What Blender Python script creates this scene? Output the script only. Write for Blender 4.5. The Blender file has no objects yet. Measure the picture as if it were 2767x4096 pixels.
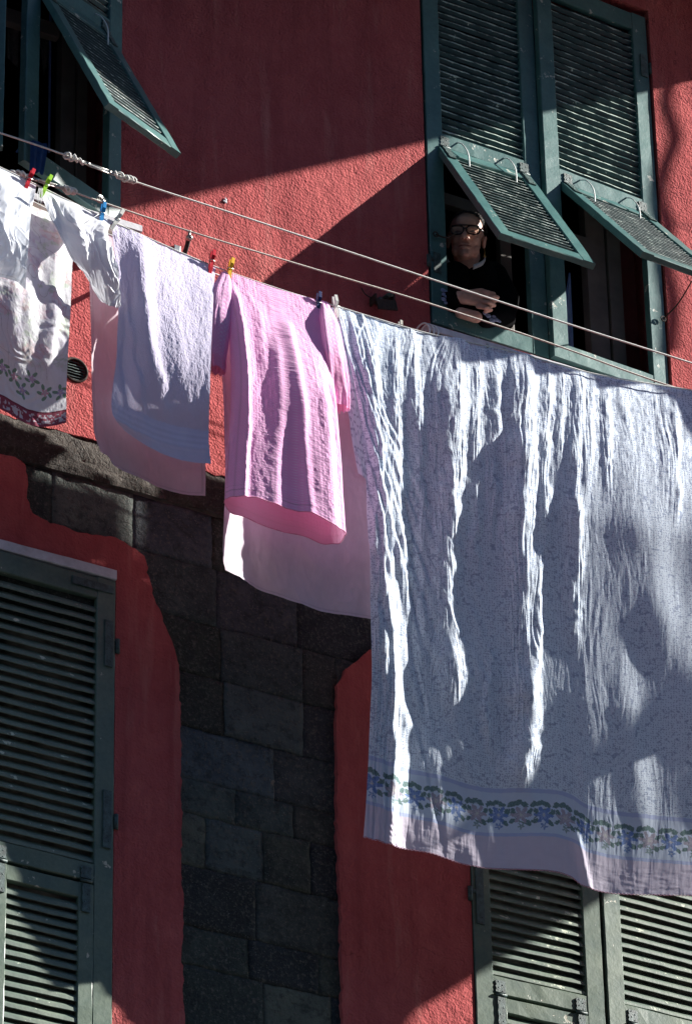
import bpy, bmesh, math, random
import numpy as np
from mathutils import Vector, Matrix
from mathutils.geometry import tessellate_polygon
random.seed(7)
R = math.radians
C = bpy.context.scene.collection
sc = bpy.context.scene

# ---------------------------------------------------------------- camera frame
FPX = 18500.0
TH, PS, RO = R(31), R(30.5), R(-1.2)
Fv = np.array([math.sin(PS)*math.cos(TH), math.cos(PS)*math.cos(TH), math.sin(TH)])
R0 = np.array([math.cos(PS), -math.sin(PS), 0.0]); U0 = np.cross(R0, Fv)
Rv = math.cos(RO)*R0 + math.sin(RO)*U0; Uv = math.cos(RO)*U0 - math.sin(RO)*R0
CAM = np.array([0, 0, 11.2]) - 18.5*Fv

def P(u, v, y=0.0):
    """point of the plane at depth y (m, negative = in front of the wall) seen at photo position u, v"""
    u = np.asarray(u, float); v = np.asarray(v, float); y = np.asarray(y, float)
    d = Fv + ((u-1383.5)/FPX)[..., None]*Rv - ((v-2048)/FPX)[..., None]*Uv
    t = (y-CAM[1])/d[..., 1]
    return CAM + d*t[..., None]
def V(u, v, y=0.0): return Vector(P(u, v, y))

# ---------------------------------------------------------------- materials
def mat(name):
    m = bpy.data.materials.new(name); m.use_nodes = True
    nt = m.node_tree; b = nt.nodes['Principled BSDF']
    return m, nt, b
def N(nt, t, **k):
    n = nt.nodes.new(t)
    for a, v in k.items():
        if a in n.inputs: n.inputs[a].default_value = v
        else: setattr(n, a, v)
    return n
def L(nt, a, b): nt.links.new(a, b)
def coords(nt, scale=(1, 1, 1), obj=True):
    tc = N(nt, 'ShaderNodeTexCoord'); mp = N(nt, 'ShaderNodeMapping'); mp.inputs['Scale'].default_value = scale
    L(nt, tc.outputs['Object'], mp.inputs['Vector']); return mp.outputs[0]
def noise(nt, vec, scale, detail=4, rough=.55, dist=0):
    n = N(nt, 'ShaderNodeTexNoise'); n.inputs['Scale'].default_value = scale; n.inputs['Detail'].default_value = detail
    n.inputs['Roughness'].default_value = rough; n.inputs['Distortion'].default_value = dist; L(nt, vec, n.inputs['Vector']); return n.outputs['Fac']
def ramp(nt, fac, stops):
    r = N(nt, 'ShaderNodeValToRGB'); e = r.color_ramp.elements
    while len(e) < len(stops): e.new(.5)
    for i, (p, c) in enumerate(stops): e[i].position = p; e[i].color = (*c, 1) if len(c) == 3 else c
    L(nt, fac, r.inputs[0]); return r.outputs[0]
def mixc(nt, f, a, b, mode='MIX'):
    m = N(nt, 'ShaderNodeMix', data_type='RGBA', blend_type=mode)
    for s, x in ((0, f), (6, a), (7, b)):
        if isinstance(x, (int, float)): m.inputs[s].default_value = x
        elif isinstance(x, tuple): m.inputs[s].default_value = (*x, 1)
        else: L(nt, x, m.inputs[s])
    return m.outputs[2]
def math_(nt, op, a, b=0.0):
    m = N(nt, 'ShaderNodeMath', operation=op)
    for s, x in ((0, a), (1, b)):
        if isinstance(x, (int, float)): m.inputs[s].default_value = x
        else: L(nt, x, m.inputs[s])
    return m.outputs[0]
def bump(nt, b, h, dist, strength=1.0, prev=None):
    n = N(nt, 'ShaderNodeBump'); n.inputs['Distance'].default_value = dist; n.inputs['Strength'].default_value = strength
    L(nt, h, n.inputs['Height'])
    if prev: L(nt, prev, n.inputs['Normal'])
    if b is not None: L(nt, n.outputs[0], b.inputs['Normal'])
    return n.outputs[0]

def m_stucco():
    m, nt, b = mat('red_stucco'); v = coords(nt)
    n1 = noise(nt, v, 1.3, 6, .62); n2 = noise(nt, v, 11, 5, .65); n3 = noise(nt, coords(nt, (7, 7, .7)), 1.5, 6, .65)
    c = ramp(nt, n1, [(.25, (.37, .074, .076)), (.5, (.46, .100, .098)), (.75, (.56, .150, .138))])
    c = mixc(nt, .4, c, ramp(nt, n2, [(.3, (.34, .062, .072)), (.7, (.56, .150, .142))]))
    c = mixc(nt, ramp(nt, n3, [(.46, (0, 0, 0)), (.72, (.75, .75, .75))]), c, (.30, .062, .066))
    c = mixc(nt, ramp(nt, noise(nt, coords(nt, (9, 9, 1.1)), 1.1, 5, .6), [(.56, (0, 0, 0)), (.74, (.6, .6, .6))]), c, (.60, .25, .22))
    sp = ramp(nt, noise(nt, v, 42, 2, .5), [(.74, (0, 0, 0)), (.77, (1, 1, 1))])
    sp2 = ramp(nt, noise(nt, v, 2.3, 2), [(.45, (0, 0, 0)), (.6, (.6, .6, .6))])
    c = mixc(nt, math_(nt, 'MULTIPLY', sp, sp2), c, (.60, .32, .28))
    ck = noise(nt, v, 1.7, 4, .6, .8); line = ramp(nt, math_(nt, 'ABSOLUTE', math_(nt, 'SUBTRACT', ck, .5)), [(0, (1, 1, 1)), (.0035, (0, 0, 0))])
    line = math_(nt, 'MULTIPLY', line, ramp(nt, noise(nt, v, .9, 2), [(.55, (0, 0, 0)), (.65, (1, 1, 1))]))
    c = mixc(nt, math_(nt, 'MULTIPLY', line, .7), c, (.14, .03, .035))
    L(nt, c, b.inputs['Base Color']); b.inputs['Roughness'].default_value = .92; b.inputs['Specular IOR Level'].default_value = .12
    geo = N(nt, 'ShaderNodeNewGeometry'); sep = N(nt, 'ShaderNodeSeparateXYZ'); L(nt, geo.outputs['Position'], sep.inputs[0])
    smooth = N(nt, 'ShaderNodeMapRange'); smooth.inputs[1].default_value = 10.9; smooth.inputs[2].default_value = 11.4; smooth.inputs[3].default_value = .45; smooth.inputs[4].default_value = 1.0; L(nt, sep.outputs[2], smooth.inputs[0])
    g1 = noise(nt, v, 105, 3, .6); g2 = noise(nt, v, 30, 4, .6); g3 = noise(nt, v, 4, 4, .5)
    vo = N(nt, 'ShaderNodeTexVoronoi'); vo.inputs['Scale'].default_value = 90; L(nt, v, vo.inputs['Vector'])
    area = ramp(nt, noise(nt, v, 1.9, 3, .6), [(.35, (.45, .45, .45)), (.65, (1, 1, 1))])
    pit = ramp(nt, noise(nt, v, 34, 4, .7), [(.30, (0, 0, 0)), (.42, (1, 1, 1))])
    h = math_(nt, 'ADD', math_(nt, 'MULTIPLY', g1, 1.0), math_(nt, 'MULTIPLY', vo.outputs['Distance'], .4))
    h = math_(nt, 'MULTIPLY', math_(nt, 'MULTIPLY', h, smooth.outputs[0]), area)
    a = bump(nt, None, g3, .035, .6); a = bump(nt, None, g2, .012, .6, a); a = bump(nt, None, pit, .0035, .55, a)
    bump(nt, b, h, .0125, .95, a); return m

def m_stone(name, lo, hi, mo):
    m, nt, b = mat(name); v = coords(nt)
    at = N(nt, 'ShaderNodeAttribute', attribute_name='Col')
    n1 = noise(nt, v, 7, 6, .65); n2 = noise(nt, v, 60, 4, .7)
    c = ramp(nt, n1, [(.3, lo), (.7, hi)])
    c = mixc(nt, 1.0, c, at.outputs['Color'], 'MULTIPLY')
    c = mixc(nt, ramp(nt, n2, [(.52, (0, 0, 0)), (.66, (.8, .8, .8))]), c, mo)
    c = mixc(nt, ramp(nt, noise(nt, v, 23, 5, .75), [(.50, (0, 0, 0)), (.62, (.6, .6, .6))]), c, tuple(x*.55 for x in lo))
    spk = ramp(nt, noise(nt, v, 150, 2, .5), [(.66, (0, 0, 0)), (.70, (1, 1, 1))])
    c = mixc(nt, math_(nt, 'MULTIPLY', spk, .5), c, (.26, .26, .24))
    L(nt, c, b.inputs['Base Color']); b.inputs['Roughness'].default_value = .8; b.inputs['Specular IOR Level'].default_value = .3
    crk = noise(nt, v, 3.1, 3, .5, 1.5)
    line = ramp(nt, math_(nt, 'ABSOLUTE', math_(nt, 'SUBTRACT', crk, .5)), [(0, (0, 0, 0)), (.006, (1, 1, 1))])
    a = bump(nt, None, n1, .02, .7); a = bump(nt, None, line, .004, .7, a); bump(nt, b, n2, .011, .9, a); return m

def m_paint(name, lo, hi, chip, chip_amt=.62, rough=.42, edge=.1):
    """old shutter paint: mottled green, chipped along the grain"""
    m, nt, b = mat(name); v = coords(nt)
    tc = N(nt, 'ShaderNodeAttribute', attribute_name='Edge')
    n1 = noise(nt, v, 6, 5, .6); n2 = noise(nt, coords(nt, (25, 25, 220)), 1, 4, .65); n3 = noise(nt, v, 55, 4, .7); n4 = noise(nt, v, 14, 4, .7)
    c = ramp(nt, n1, [(.3, lo), (.7, hi)])
    c = mixc(nt, math_(nt, 'MULTIPLY', ramp(nt, n3, [(.4, (0, 0, 0)), (.75, (1, 1, 1))]), .35), c, tuple(x*.45 for x in lo))
    e = math_(nt, 'ADD', math_(nt, 'MULTIPLY', n4, .75), math_(nt, 'MULTIPLY', n3, .25))
    e = math_(nt, 'ADD', e, math_(nt, 'MULTIPLY', tc.outputs['Fac'], edge))  # slat noses go paler: worn paint plus their sunlit line, put into the colour
    k = ramp(nt, e, [(chip_amt, (0, 0, 0)), (chip_amt+.02, (1, 1, 1))])
    c = mixc(nt, k, c, chip)
    L(nt, c, b.inputs['Base Color']); b.inputs['Roughness'].default_value = rough; b.inputs['Specular IOR Level'].default_value = .4
    a = bump(nt, None, n1, .006, .5); a = bump(nt, None, k, -.0008, .8, a); bump(nt, b, n3, .0012, .6, a); return m

def m_plain(name, col, rough=.6, var=.25, scale=30, metal=0, bd=.001, spec=.4):
    m, nt, b = mat(name); v = coords(nt); n1 = noise(nt, v, scale, 4, .6)
    c = ramp(nt, n1, [(.3, tuple(x*(1-var) for x in col)), (.7, tuple(min(1, x*(1+var)) for x in col))])
    L(nt, c, b.inputs['Base Color']); b.inputs['Roughness'].default_value = rough; b.inputs['Metallic'].default_value = metal
    b.inputs['Specular IOR Level'].default_value = spec
    bump(nt, b, noise(nt, v, scale*4, 3), bd, .6); return m

def m_cloth(name, trans=.3, weave=900, wd=.0006, tint=(1, 1, 1), rough=.9, grid=False, mult=1.0):
    m, nt, b = mat(name); tc = N(nt, 'ShaderNodeAttribute', attribute_name='Col')
    uv = N(nt, 'ShaderNodeUVMap'); uv.uv_map = 'UVMap'
    v = uv.outputs[0]
    n1 = noise(nt, v, weave, 3, .7)
    c = mixc(nt, 1.0, tc.outputs['Color'], tint, 'MULTIPLY')
    c = mixc(nt, .12, c, ramp(nt, noise(nt, v, 22, 4), [(.3, (.55, .55, .6)), (.7, (1, 1, 1))]), 'MULTIPLY')
    L(nt, c, b.inputs['Base Color']); b.inputs['Roughness'].default_value = rough; b.inputs['Specular IOR Level'].default_value = .15
    b.inputs['Sheen Weight'].default_value = .15
    h = n1
    if grid:
        vo = N(nt, 'ShaderNodeTexVoronoi'); vo.inputs['Scale'].default_value = 95; vo.inputs['Randomness'].default_value = .35; L(nt, v, vo.inputs['Vector'])
        h = math_(nt, 'ADD', math_(nt, 'MULTIPLY', vo.outputs['Distance'], -1.3), n1)
    nrm = bump(nt, b, h, wd, .8)
    tr = N(nt, 'ShaderNodeBsdfTranslucent'); L(nt, c, tr.inputs['Color']); L(nt, nrm, tr.inputs['Normal'])
    mx = N(nt, 'ShaderNodeMixShader'); mx.inputs[0].default_value = trans
    L(nt, b.outputs[0], mx.inputs[1]); L(nt, tr.outputs[0], mx.inputs[2])
    L(nt, mx.outputs[0], nt.nodes['Material Output'].inputs[0]); return m

M = dict(
    stucco=m_stucco(),
    stone=m_stone('dark_slate_stone', (.026, .036, .039), (.064, .080, .078), (.13, .125, .105)),
    band=m_stone('weathered_band_stone', (.030, .024, .020), (.066, .055, .045), (.11, .095, .075)),
    mortar=m_plain('old_mortar', (.20, .18, .145), .95, .8, 9, bd=.006),
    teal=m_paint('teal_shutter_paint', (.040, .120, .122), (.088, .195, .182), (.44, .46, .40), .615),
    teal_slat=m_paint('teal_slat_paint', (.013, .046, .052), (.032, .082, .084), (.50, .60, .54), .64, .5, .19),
    olive=m_paint('faded_olive_paint', (.070, .120, .100), (.155, .200, .145), (.48, .47, .38), .625),
    olive_slat=m_paint('faded_olive_slat_paint', (.10, .150, .128), (.19, .235, .18), (.52, .57, .45), .705, .55, .12),
    iron=m_plain('painted_iron', (.05, .085, .082), .5, .6, 60, .0, .002),
    rust=m_plain('rusty_iron', (.045, .03, .024), .75, .5, 60, .3, .002),
    steel=m_plain('galvanised_steel', (.45, .44, .41), .35, .3, 80, .85, .0006),
    rope=m_plain('rope_fibre', (.80, .78, .72), .85, .35, 420, 0, .0012),
    rope_dark=m_plain('grimy_rope', (.66, .62, .56), .9, .4, 300, 0, .0015),
    white_string=m_plain('white_plastic_cord', (.8, .82, .8), .5, .08, 60),
    marble=m_plain('white_marble_sill', (.62, .62, .66), .5, .18, 18, 0, .001),
    sillwood=m_plain('weathered_brown_board', (.20, .155, .135), .8, .35, 14, 0, .002),
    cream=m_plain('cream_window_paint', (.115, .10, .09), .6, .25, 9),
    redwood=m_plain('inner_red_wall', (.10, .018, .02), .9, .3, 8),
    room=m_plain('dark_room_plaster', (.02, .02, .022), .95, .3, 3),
    bluecurtain=m_plain('pale_blue_curtain', (.30, .42, .72), .9, .12, 12),
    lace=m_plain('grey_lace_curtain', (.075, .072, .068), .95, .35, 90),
    bluecloth=m_plain('blue_cloth', (.012, .05, .16), .9, .2, 25),
    skin=m_plain('skin', (.58, .35, .27), .5, .16, 45, 0, .0008),
    lips=m_plain('lip_skin', (.30, .10, .08), .5, .1, 60),
    hair=m_plain('short_grey_hair', (.065, .06, .058), .7, .6, 220, 0, .003),
    sweater=m_plain('black_knit', (.006, .006, .007), .98, .3, 200, 0, .001, .05),
    patch=m_plain('pale_blue_knit_patch', (.24, .30, .46), .95, .25, 120, 0, .001),
    collar=m_plain('pale_grey_collar', (.6, .66, .68), .9, .15, 60),
    glasses=m_plain('dark_tortoiseshell', (.014, .006, .005), .22, .6, 60),
    gold=m_plain('gold_earring', (.6, .42, .15), .3, .1, 40, .9),
    pave=m_plain('grey_paving', (.09, .09, .09), .9, .25, 2, 0, .01),
    concrete=m_plain('painted_concrete', (.42, .36, .30), .9, .2, 4, 0, .006),
    cable=m_plain('black_cable', (.02, .02, .02), .6, .2, 40),
)
def plastic(name, c, r=.35): return m_plain(name, c, r, .12, 40, 0, .0004, .5)
PEG = dict(red=plastic('red_peg_plastic', (.62, .01, .025)), lime=plastic('lime_peg_plastic', (.36, .72, .03)), blue=plastic('blue_peg_plastic', (.02, .26, .62)),
           white=plastic('white_peg_plastic', (.68, .68, .64)), yellow=plastic('yellow_peg_plastic', (.85, .50, .02)), navy=plastic('navy_peg_plastic', (.012, .02, .10)),
           wood=m_plain('grey_peg_wood', (.42, .40, .36), .85, .25, 90))
def m_glass():
    m, nt, b = mat('tinted_lens'); b.inputs['Base Color'].default_value = (.5, .42, .33, 1); b.inputs['Roughness'].default_value = .06
    tr = N(nt, 'ShaderNodeBsdfTransparent'); tr.inputs[0].default_value = (.85, .78, .68, 1)
    mx = N(nt, 'ShaderNodeMixShader'); mx.inputs[0].default_value = .32
    L(nt, tr.outputs[0], mx.inputs[1]); L(nt, b.outputs[0], mx.inputs[2]); L(nt, mx.outputs[0], nt.nodes['Material Output'].inputs[0]); return m
M['lens'] = m_glass()

# ---------------------------------------------------------------- helpers
def tag(o, label=None, cat=None, group=None, kind=None):
    if label: o['label'] = label
    if cat: o['category'] = cat
    if group: o['group'] = group
    if kind: o['kind'] = kind
    return o
def empty(name, loc=(0, 0, 0), rz=0, parent=None):
    o = bpy.data.objects.new(name, None); C.objects.link(o); o.location = loc; o.rotation_euler = (0, 0, rz); o.empty_display_size = .1
    if parent: o.parent = parent
    return o
def obj(name, bm, m, parent=None, smooth=False, loc=None):
    me = bpy.data.meshes.new(name)
    if isinstance(bm, bmesh.types.BMesh):
        bmesh.ops.recalc_face_normals(bm, faces=bm.faces); bm.to_mesh(me); bm.free()
    else: me = bm
    o = bpy.data.objects.new(name, me); C.objects.link(o)
    for mm in (m if isinstance(m, (list, tuple)) else [m]): me.materials.append(mm)
    if parent: o.parent = parent
    if loc is not None: o.location = loc
    if smooth: me.polygons.foreach_set('use_smooth', [True]*len(me.polygons))
    return o
def BM(): return bmesh.new()
def box(bm, x0, x1, y0, y1, z0, z1, bev=0.0, mi=0, mtx=None):
    vs = [bm.verts.new((x, y, z)) for x in (x0, x1) for y in (y0, y1) for z in (z0, z1)]
    fs = [bm.faces.new([vs[i] for i in q]) for q in ((0, 1, 3, 2), (4, 6, 7, 5), (0, 4, 5, 1), (2, 3, 7, 6), (0, 2, 6, 4), (1, 5, 7, 3))]
    for f in fs: f.material_index = mi
    if bev:
        es = list({e for f in fs for e in f.edges})
        r = bmesh.ops.bevel(bm, geom=es, offset=bev, segments=2, affect='EDGES', profile=.6); vs = list({v for f in r['faces'] for v in f.verts} | {v for v in vs if v.is_valid})
    if mtx is not None: bmesh.ops.transform(bm, matrix=mtx, verts=[v for v in vs if v.is_valid])
    return vs
def rough_board(bm, x0, x1, y0, y1, z0, z1, axis, seg=.02, j=.0009, bev=.003):
    seg = max(seg, .05); j = j*.5
    """a board whose long edges waver a little, like old painted wood"""
    n = max(2, int(abs((x1-x0) if axis == 'x' else (z1-z0))/seg)); rings = []
    def prof(a0, a1, b0, b1):
        c = bev
        return [(a0+c, b0), (a1-c, b0), (a1, b0+c), (a1, b1-c), (a1-c, b1), (a0+c, b1), (a0, b1-c), (a0, b0+c)]
    for i in range(n+1):
        t = i/n
        if axis == 'x': pts = [(x0+(x1-x0)*t, y, z) for y, z in prof(y0, y1, z0, z1)]
        else: pts = [(x, y, z0+(z1-z0)*t) for x, y in prof(x0, x1, y0, y1)]
        jj = 0 if i in (0, n) else j
        rings.append([bm.verts.new(tuple(c+random.gauss(0, jj)*(0 if (axis == 'x' and k == 0) or (axis == 'z' and k == 2) else 1) for k, c in enumerate(p))) for p in pts])
    for a, b in zip(rings, rings[1:]):
        for k in range(8): bm.faces.new((a[k], a[(k+1) % 8], b[(k+1) % 8], b[k]))
    bm.faces.new(rings[0]); bm.faces.new(rings[-1])
def tube(bm, pts, r, n=7, cap=True, rs=None, closed=False):
    pts = [Vector(p) for p in pts]; rings = []; up = Vector((0, 0, 1))
    m_ = len(pts)
    for i, p in enumerate(pts):
        if closed: t = pts[(i+1) % m_]-pts[i-1]
        else: t = (pts[min(i+1, m_-1)]-pts[max(i-1, 0)])
        t.normalize()
        a = t.cross(up)
        if a.length < .05: a = t.cross(Vector((1, 0, 0)))
        a.normalize(); b = a.cross(t); up = b
        rr = rs[i] if rs else r
        rings.append([bm.verts.new(p+rr*(math.cos(2*math.pi*k/n)*a+math.sin(2*math.pi*k/n)*b)) for k in range(n)])
    prs = list(zip(rings, rings[1:])) + ([(rings[-1], rings[0])] if closed else [])
    for q, w in prs:
        for k in range(n): bm.faces.new((q[k], q[(k+1) % n], w[(k+1) % n], w[k]))
    if cap and not closed: bm.faces.new(rings[0]); bm.faces.new(rings[-1])
def ball(bm, c, r, sub=2, sc_=(1, 1, 1)):
    bmesh.ops.create_icosphere(bm, subdivisions=sub, radius=1, matrix=Matrix.Translation(c) @ Matrix.Diagonal((r*sc_[0], r*sc_[1], r*sc_[2], 1)))
def spline(pts, n):
    """Catmull-Rom through pts"""
    pts = [np.array(p, float) for p in pts]; pts = [2*pts[0]-pts[1]]+pts+[2*pts[-1]-pts[-2]]; out = []
    k = len(pts)-3
    for i in range(n):
        t = i/(n-1)*k; j = min(int(t), k-1); f = t-j; a, b, c, d = pts[j:j+4]
        out.append(.5*((2*b)+(-a+c)*f+(2*a-5*b+4*c-d)*f*f+(-a+3*b-3*c+d)*f**3))
    return out
# lattice noise on numpy arrays
def vn(x, y, seed=0):
    xi = np.floor(x).astype(np.int64); yi = np.floor(y).astype(np.int64); xf = x-xi; yf = y-yi
    def h(a, b):
        n = (a*374761393 + b*668265263 + int(seed)*974711) & 0x7fffffff
        n = ((n ^ (n >> 13))*1274126177) & 0x7fffffff
        n = ((n ^ (n >> 16))*911382323) & 0x7fffffff
        return ((n ^ (n >> 15)) & 0xffff)/65535.0*2-1
    u = xf*xf*xf*(xf*(xf*6-15)+10); w = yf*yf*yf*(yf*(yf*6-15)+10)
    return (h(xi, yi)*(1-u)+h(xi+1, yi)*u)*(1-w)+(h(xi, yi+1)*(1-u)+h(xi+1, yi+1)*u)*w
def fbm(x, y, seed=0, o=4, g=.5):
    s = 0; a = 1; t = 0
    for i in range(o): s = s+a*vn(x*2**i+i*17.3, y*2**i+i*9.1, seed+i); t += a; a *= g
    return s/t
def ss(a, b, x): t = np.clip((x-a)/(b-a), 0, 1); return t*t*(3-2*t)

# ---------------------------------------------------------------- the building
house = tag(empty('house'), 'red stucco house front with dark stone pillar and band between its shuttered windows', 'house')
WIN = [(-2.22, -1.035, 12.235, 14.30), (.425, 1.632, 12.235, 14.30), (-2.22, -1.030, 8.2, 10.60), (.525, 1.72, 8.2, 10.60)]
px = lambda l: [tuple(P(u, v)[[0, 2]]) for u, v in l]
left_edge = px([(735, 3990), (728, 3900), (731, 3600), (722, 3400), (728, 3200), (722, 3000), (720, 2700), (700, 2600), (640, 2450), (612, 2380), (600, 2330), (580, 2230), (540, 2195), (460, 2150), (330, 2130), (200, 2090), (130, 2050), (112, 1990), (110, 1900), (95, 1850), (60, 1825), (0, 1815)])
right_edge = px([(1480, 2600), (1430, 2640), (1380, 2680), (1350, 2740), (1345, 2800), (1345, 3000), (1350, 3300), (1365, 3700), (1370, 4096)])
stone = [(-6, 11.205), (7, 11.205), (7, 11.03), (2.2, 11.03), (2.05, 10.98), (2.0, 10.83), (1.7, 10.79), (.7, 10.79), (.35, 10.73)] + right_edge + [(-.06, 7.0), (-.74, 7.0)] + left_edge + [(-6, 11.03)]
dense = []
for i, (a, b) in enumerate(stone):
    c, d = stone[(i+1) % len(stone)]; l = math.hypot(c-a, d-b); n = max(1, int(l/.018)) if l < 3.0 or abs(d-b) < .01 else 1
    n = min(n, 500)
    for k in range(n):
        t = k/n; x, z = a+(c-a)*t, b+(d-b)*t
        if n > 1:
            w = float(fbm(np.array(x*30.), np.array(z*30.), 3, 4, .7))*.013
            x += w; z += float(fbm(np.array(x*30.+50), np.array(z*30.), 5, 4, .7))*.012
        dense.append((x, z))
vx, vz = P(300, 1480)[[0, 2]]
vent = [(vx+.052*math.cos(k*math.pi/16), vz+.052*math.sin(k*math.pi/16)) for k in range(32)]
holes = [([(a, c), (a, d), (b, d), (b, c)], .24) for a, b, c, d in WIN] + [(dense, .030), (vent, .10)]
outer = [(-7, 0), (8, 0), (8, 17.5), (-7, 17.5)]
polys = [[Vector((x, z, 0)) for x, z in outer]] + [[Vector((x, z, 0)) for x, z in h] for h, _ in holes]
tris = tessellate_polygon(polys); flat = [p for q in polys for p in q]
bm = BM(); vs = [bm.verts.new((p.x, 0, p.y)) for p in flat]
for t in tris:
    try: bm.faces.new([vs[i] for i in t])
    except ValueError: pass
k0 = 4
for h, dep in holes:
    n = len(h); ring = vs[k0:k0+n]; back = [bm.verts.new((v.co.x, dep, v.co.z)) for v in ring]
    for i in range(n): bm.faces.new((ring[i], ring[(i+1) % n], back[(i+1) % n], back[i]))
    k0 += n
facade = obj('facade', bm, M['stucco'], house)
# exposed masonry
rows = [(7.0, 7.9), (7.9, 8.35), (8.35, 8.808), (8.808, 9.053), (9.053, 9.216), (9.216, 9.466), (9.466, 9.686), (9.686, 9.833), (9.833, 10.056), (10.056, 10.29), (10.29, 10.527), (10.527, 10.78), (10.78, 11.025)]
joints = [[-.4], [-.55], [-.4], [-.39, -.1], [-.45, -.15], [-.42], [-.63, -.38, -.18], [-.5, -.25], [-.33], [-.55, -.2], [-.56, -.2, -.05], [-.955, -.58, -.22, .15], [-1.3, -.95, -.6, -.22, .2, .6, 1.0, 1.4]]
bm = BM(); cl = bm.loops.layers.float_color.new('Col')
for (z0, z1), js in zip(rows, joints):
    lo = -1.6 if z1 > 10.5 else -.95; hi = 2.4 if z1 > 10.7 else .5
    xs = [lo]+js+[hi]
    for a, b in zip(xs, xs[1:]):
        f0 = len(bm.faces); g = .0009; dy = random.uniform(-.0015, .0025); n0 = set(bm.faces)
        nx = max(2, int((b-a)/.02)); nz = max(2, int((z1-z0)/.02)); tilt = random.uniform(-.004, .004)
        grid = []
        for j in range(nz+1):
            row = []
            for i in range(nx+1):
                e = i in (0, nx) or j in (0, nz)
                x = a+g+(b-a-2*g)*i/nx; z = z0+g+(z1-z0-2*g)*j/nz
                w = float(vn(np.array(x*9.), np.array(z*9.), 8))*.003
                jit = (.006*float(fbm(np.array(x*16.+z*9), np.array(z*16.), 12, 3))+random.uniform(-.0012, .0008)) if e else 0
                row.append(bm.verts.new((x+(jit if i in (0, nx) else 0), .019+dy+w+tilt*((i/nx)-.5)+(random.choice((.0, .0004, .0018)) if e else 0), z+(jit if j in (0, nz) else 0))))
            grid.append(row)
        s = random.choice((.55, .75, .95, 1.1, 1.35, 1.8))*random.uniform(.9, 1.1); tone = (s*random.uniform(.85, 1.2), s, s*random.uniform(.85, 1.2), 1)
        if random.random() < .10: tone = (s*1.3, s*1.2, s*.95, 1)
        for j in range(nz):
            for i in range(nx):
                f = bm.faces.new((grid[j][i], grid[j][i+1], grid[j+1][i+1], grid[j+1][i]))
                for l in f.loops: l[cl] = tone
        for seq in ([grid[0][i] for i in range(nx+1)], [grid[nz][i] for i in range(nx+1)], [grid[j][0] for j in range(nz+1)], [grid[j][nx] for j in range(nz+1)]):
            bk = [bm.verts.new((v.co.x, .05, v.co.z)) for v in seq]
            for q in range(len(seq)-1):
                f = bm.faces.new((seq[q], seq[q+1], bk[q+1], bk[q]))
                for l in f.loops: l[cl] = tone
obj('stone_facing', bm, M['stone'], house, True)
bm = BM(); cl = bm.loops.layers.float_color.new('Col')
nx, nz = 420, 14; grid = []
for j in range(nz+1):
    for i in range(nx+1):
        x = -3+7*i/nx; z = 11.028+.19*j/nz
        y = .006-.012*math.sin(math.pi*min(1, j/nz*1.0))+float(fbm(np.array(x*11.), np.array(z*40.), 4, 4))*.014
        grid.append(bm.verts.new((x, y, z)))
for j in range(nz):
    for i in range(nx):
        f = bm.faces.new((grid[j*(nx+1)+i], grid[j*(nx+1)+i+1], grid[(j+1)*(nx+1)+i+1], grid[(j+1)*(nx+1)+i]))
        for l in f.loops: l[cl] = (1, 1, 1, 1)
obj('string_course', bm, M['band'], house, True)
bm = BM(); box(bm, -6.9, 7.9, .026, .06, 6.9, 11.3); obj('mortar_bed', bm, M['mortar'], house)
# rooms behind the windows (dark, closed)
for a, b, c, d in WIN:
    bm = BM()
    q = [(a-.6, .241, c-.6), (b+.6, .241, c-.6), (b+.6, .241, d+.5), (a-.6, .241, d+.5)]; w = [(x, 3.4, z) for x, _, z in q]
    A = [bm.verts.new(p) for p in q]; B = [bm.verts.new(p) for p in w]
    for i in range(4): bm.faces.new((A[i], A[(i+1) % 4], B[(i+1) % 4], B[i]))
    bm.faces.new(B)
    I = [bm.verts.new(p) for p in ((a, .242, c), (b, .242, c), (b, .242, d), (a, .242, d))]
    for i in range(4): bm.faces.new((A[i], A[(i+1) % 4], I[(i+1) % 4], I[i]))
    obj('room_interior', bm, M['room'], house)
# marble lintels over the lower windows
for a, b, zz in ((-2.25, -1.032, 10.604), (.50, 1.75, 10.604)):
    bm = BM(); rough_board(bm, a, b, -.012, .06, zz-.006, zz+.036, 'x', .03, .0012, .002); obj('lintel', bm, M['marble'], house)
# inner window frames
def inner(name, m, boxes, parent=house):
    bm = BM()
    for b_ in boxes: box(bm, *b_, bev=.004)
    return obj(name, bm, m, parent)
def Xp(u, v, y): return float(P(u, v, y)[0])
def Zp(u, v, y): return float(P(u, v, y)[2])
yi = .13
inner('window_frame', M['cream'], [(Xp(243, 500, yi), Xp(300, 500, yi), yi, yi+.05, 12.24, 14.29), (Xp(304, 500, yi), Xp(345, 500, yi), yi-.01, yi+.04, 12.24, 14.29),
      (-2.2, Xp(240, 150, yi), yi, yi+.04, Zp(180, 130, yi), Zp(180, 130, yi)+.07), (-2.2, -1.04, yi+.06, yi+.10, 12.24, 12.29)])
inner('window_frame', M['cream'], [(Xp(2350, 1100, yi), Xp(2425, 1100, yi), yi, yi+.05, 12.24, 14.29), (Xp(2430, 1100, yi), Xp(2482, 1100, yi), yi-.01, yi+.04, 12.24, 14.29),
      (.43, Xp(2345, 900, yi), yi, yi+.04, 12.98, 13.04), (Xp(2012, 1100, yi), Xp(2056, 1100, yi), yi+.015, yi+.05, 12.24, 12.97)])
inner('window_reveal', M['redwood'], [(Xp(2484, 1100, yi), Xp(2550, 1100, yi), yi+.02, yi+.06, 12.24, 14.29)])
inner('window_reveal', M['redwood'], [(Xp(347, 500, yi), Xp(392, 500, yi), yi+.02, yi+.06, 12.24, 14.29)])
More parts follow.
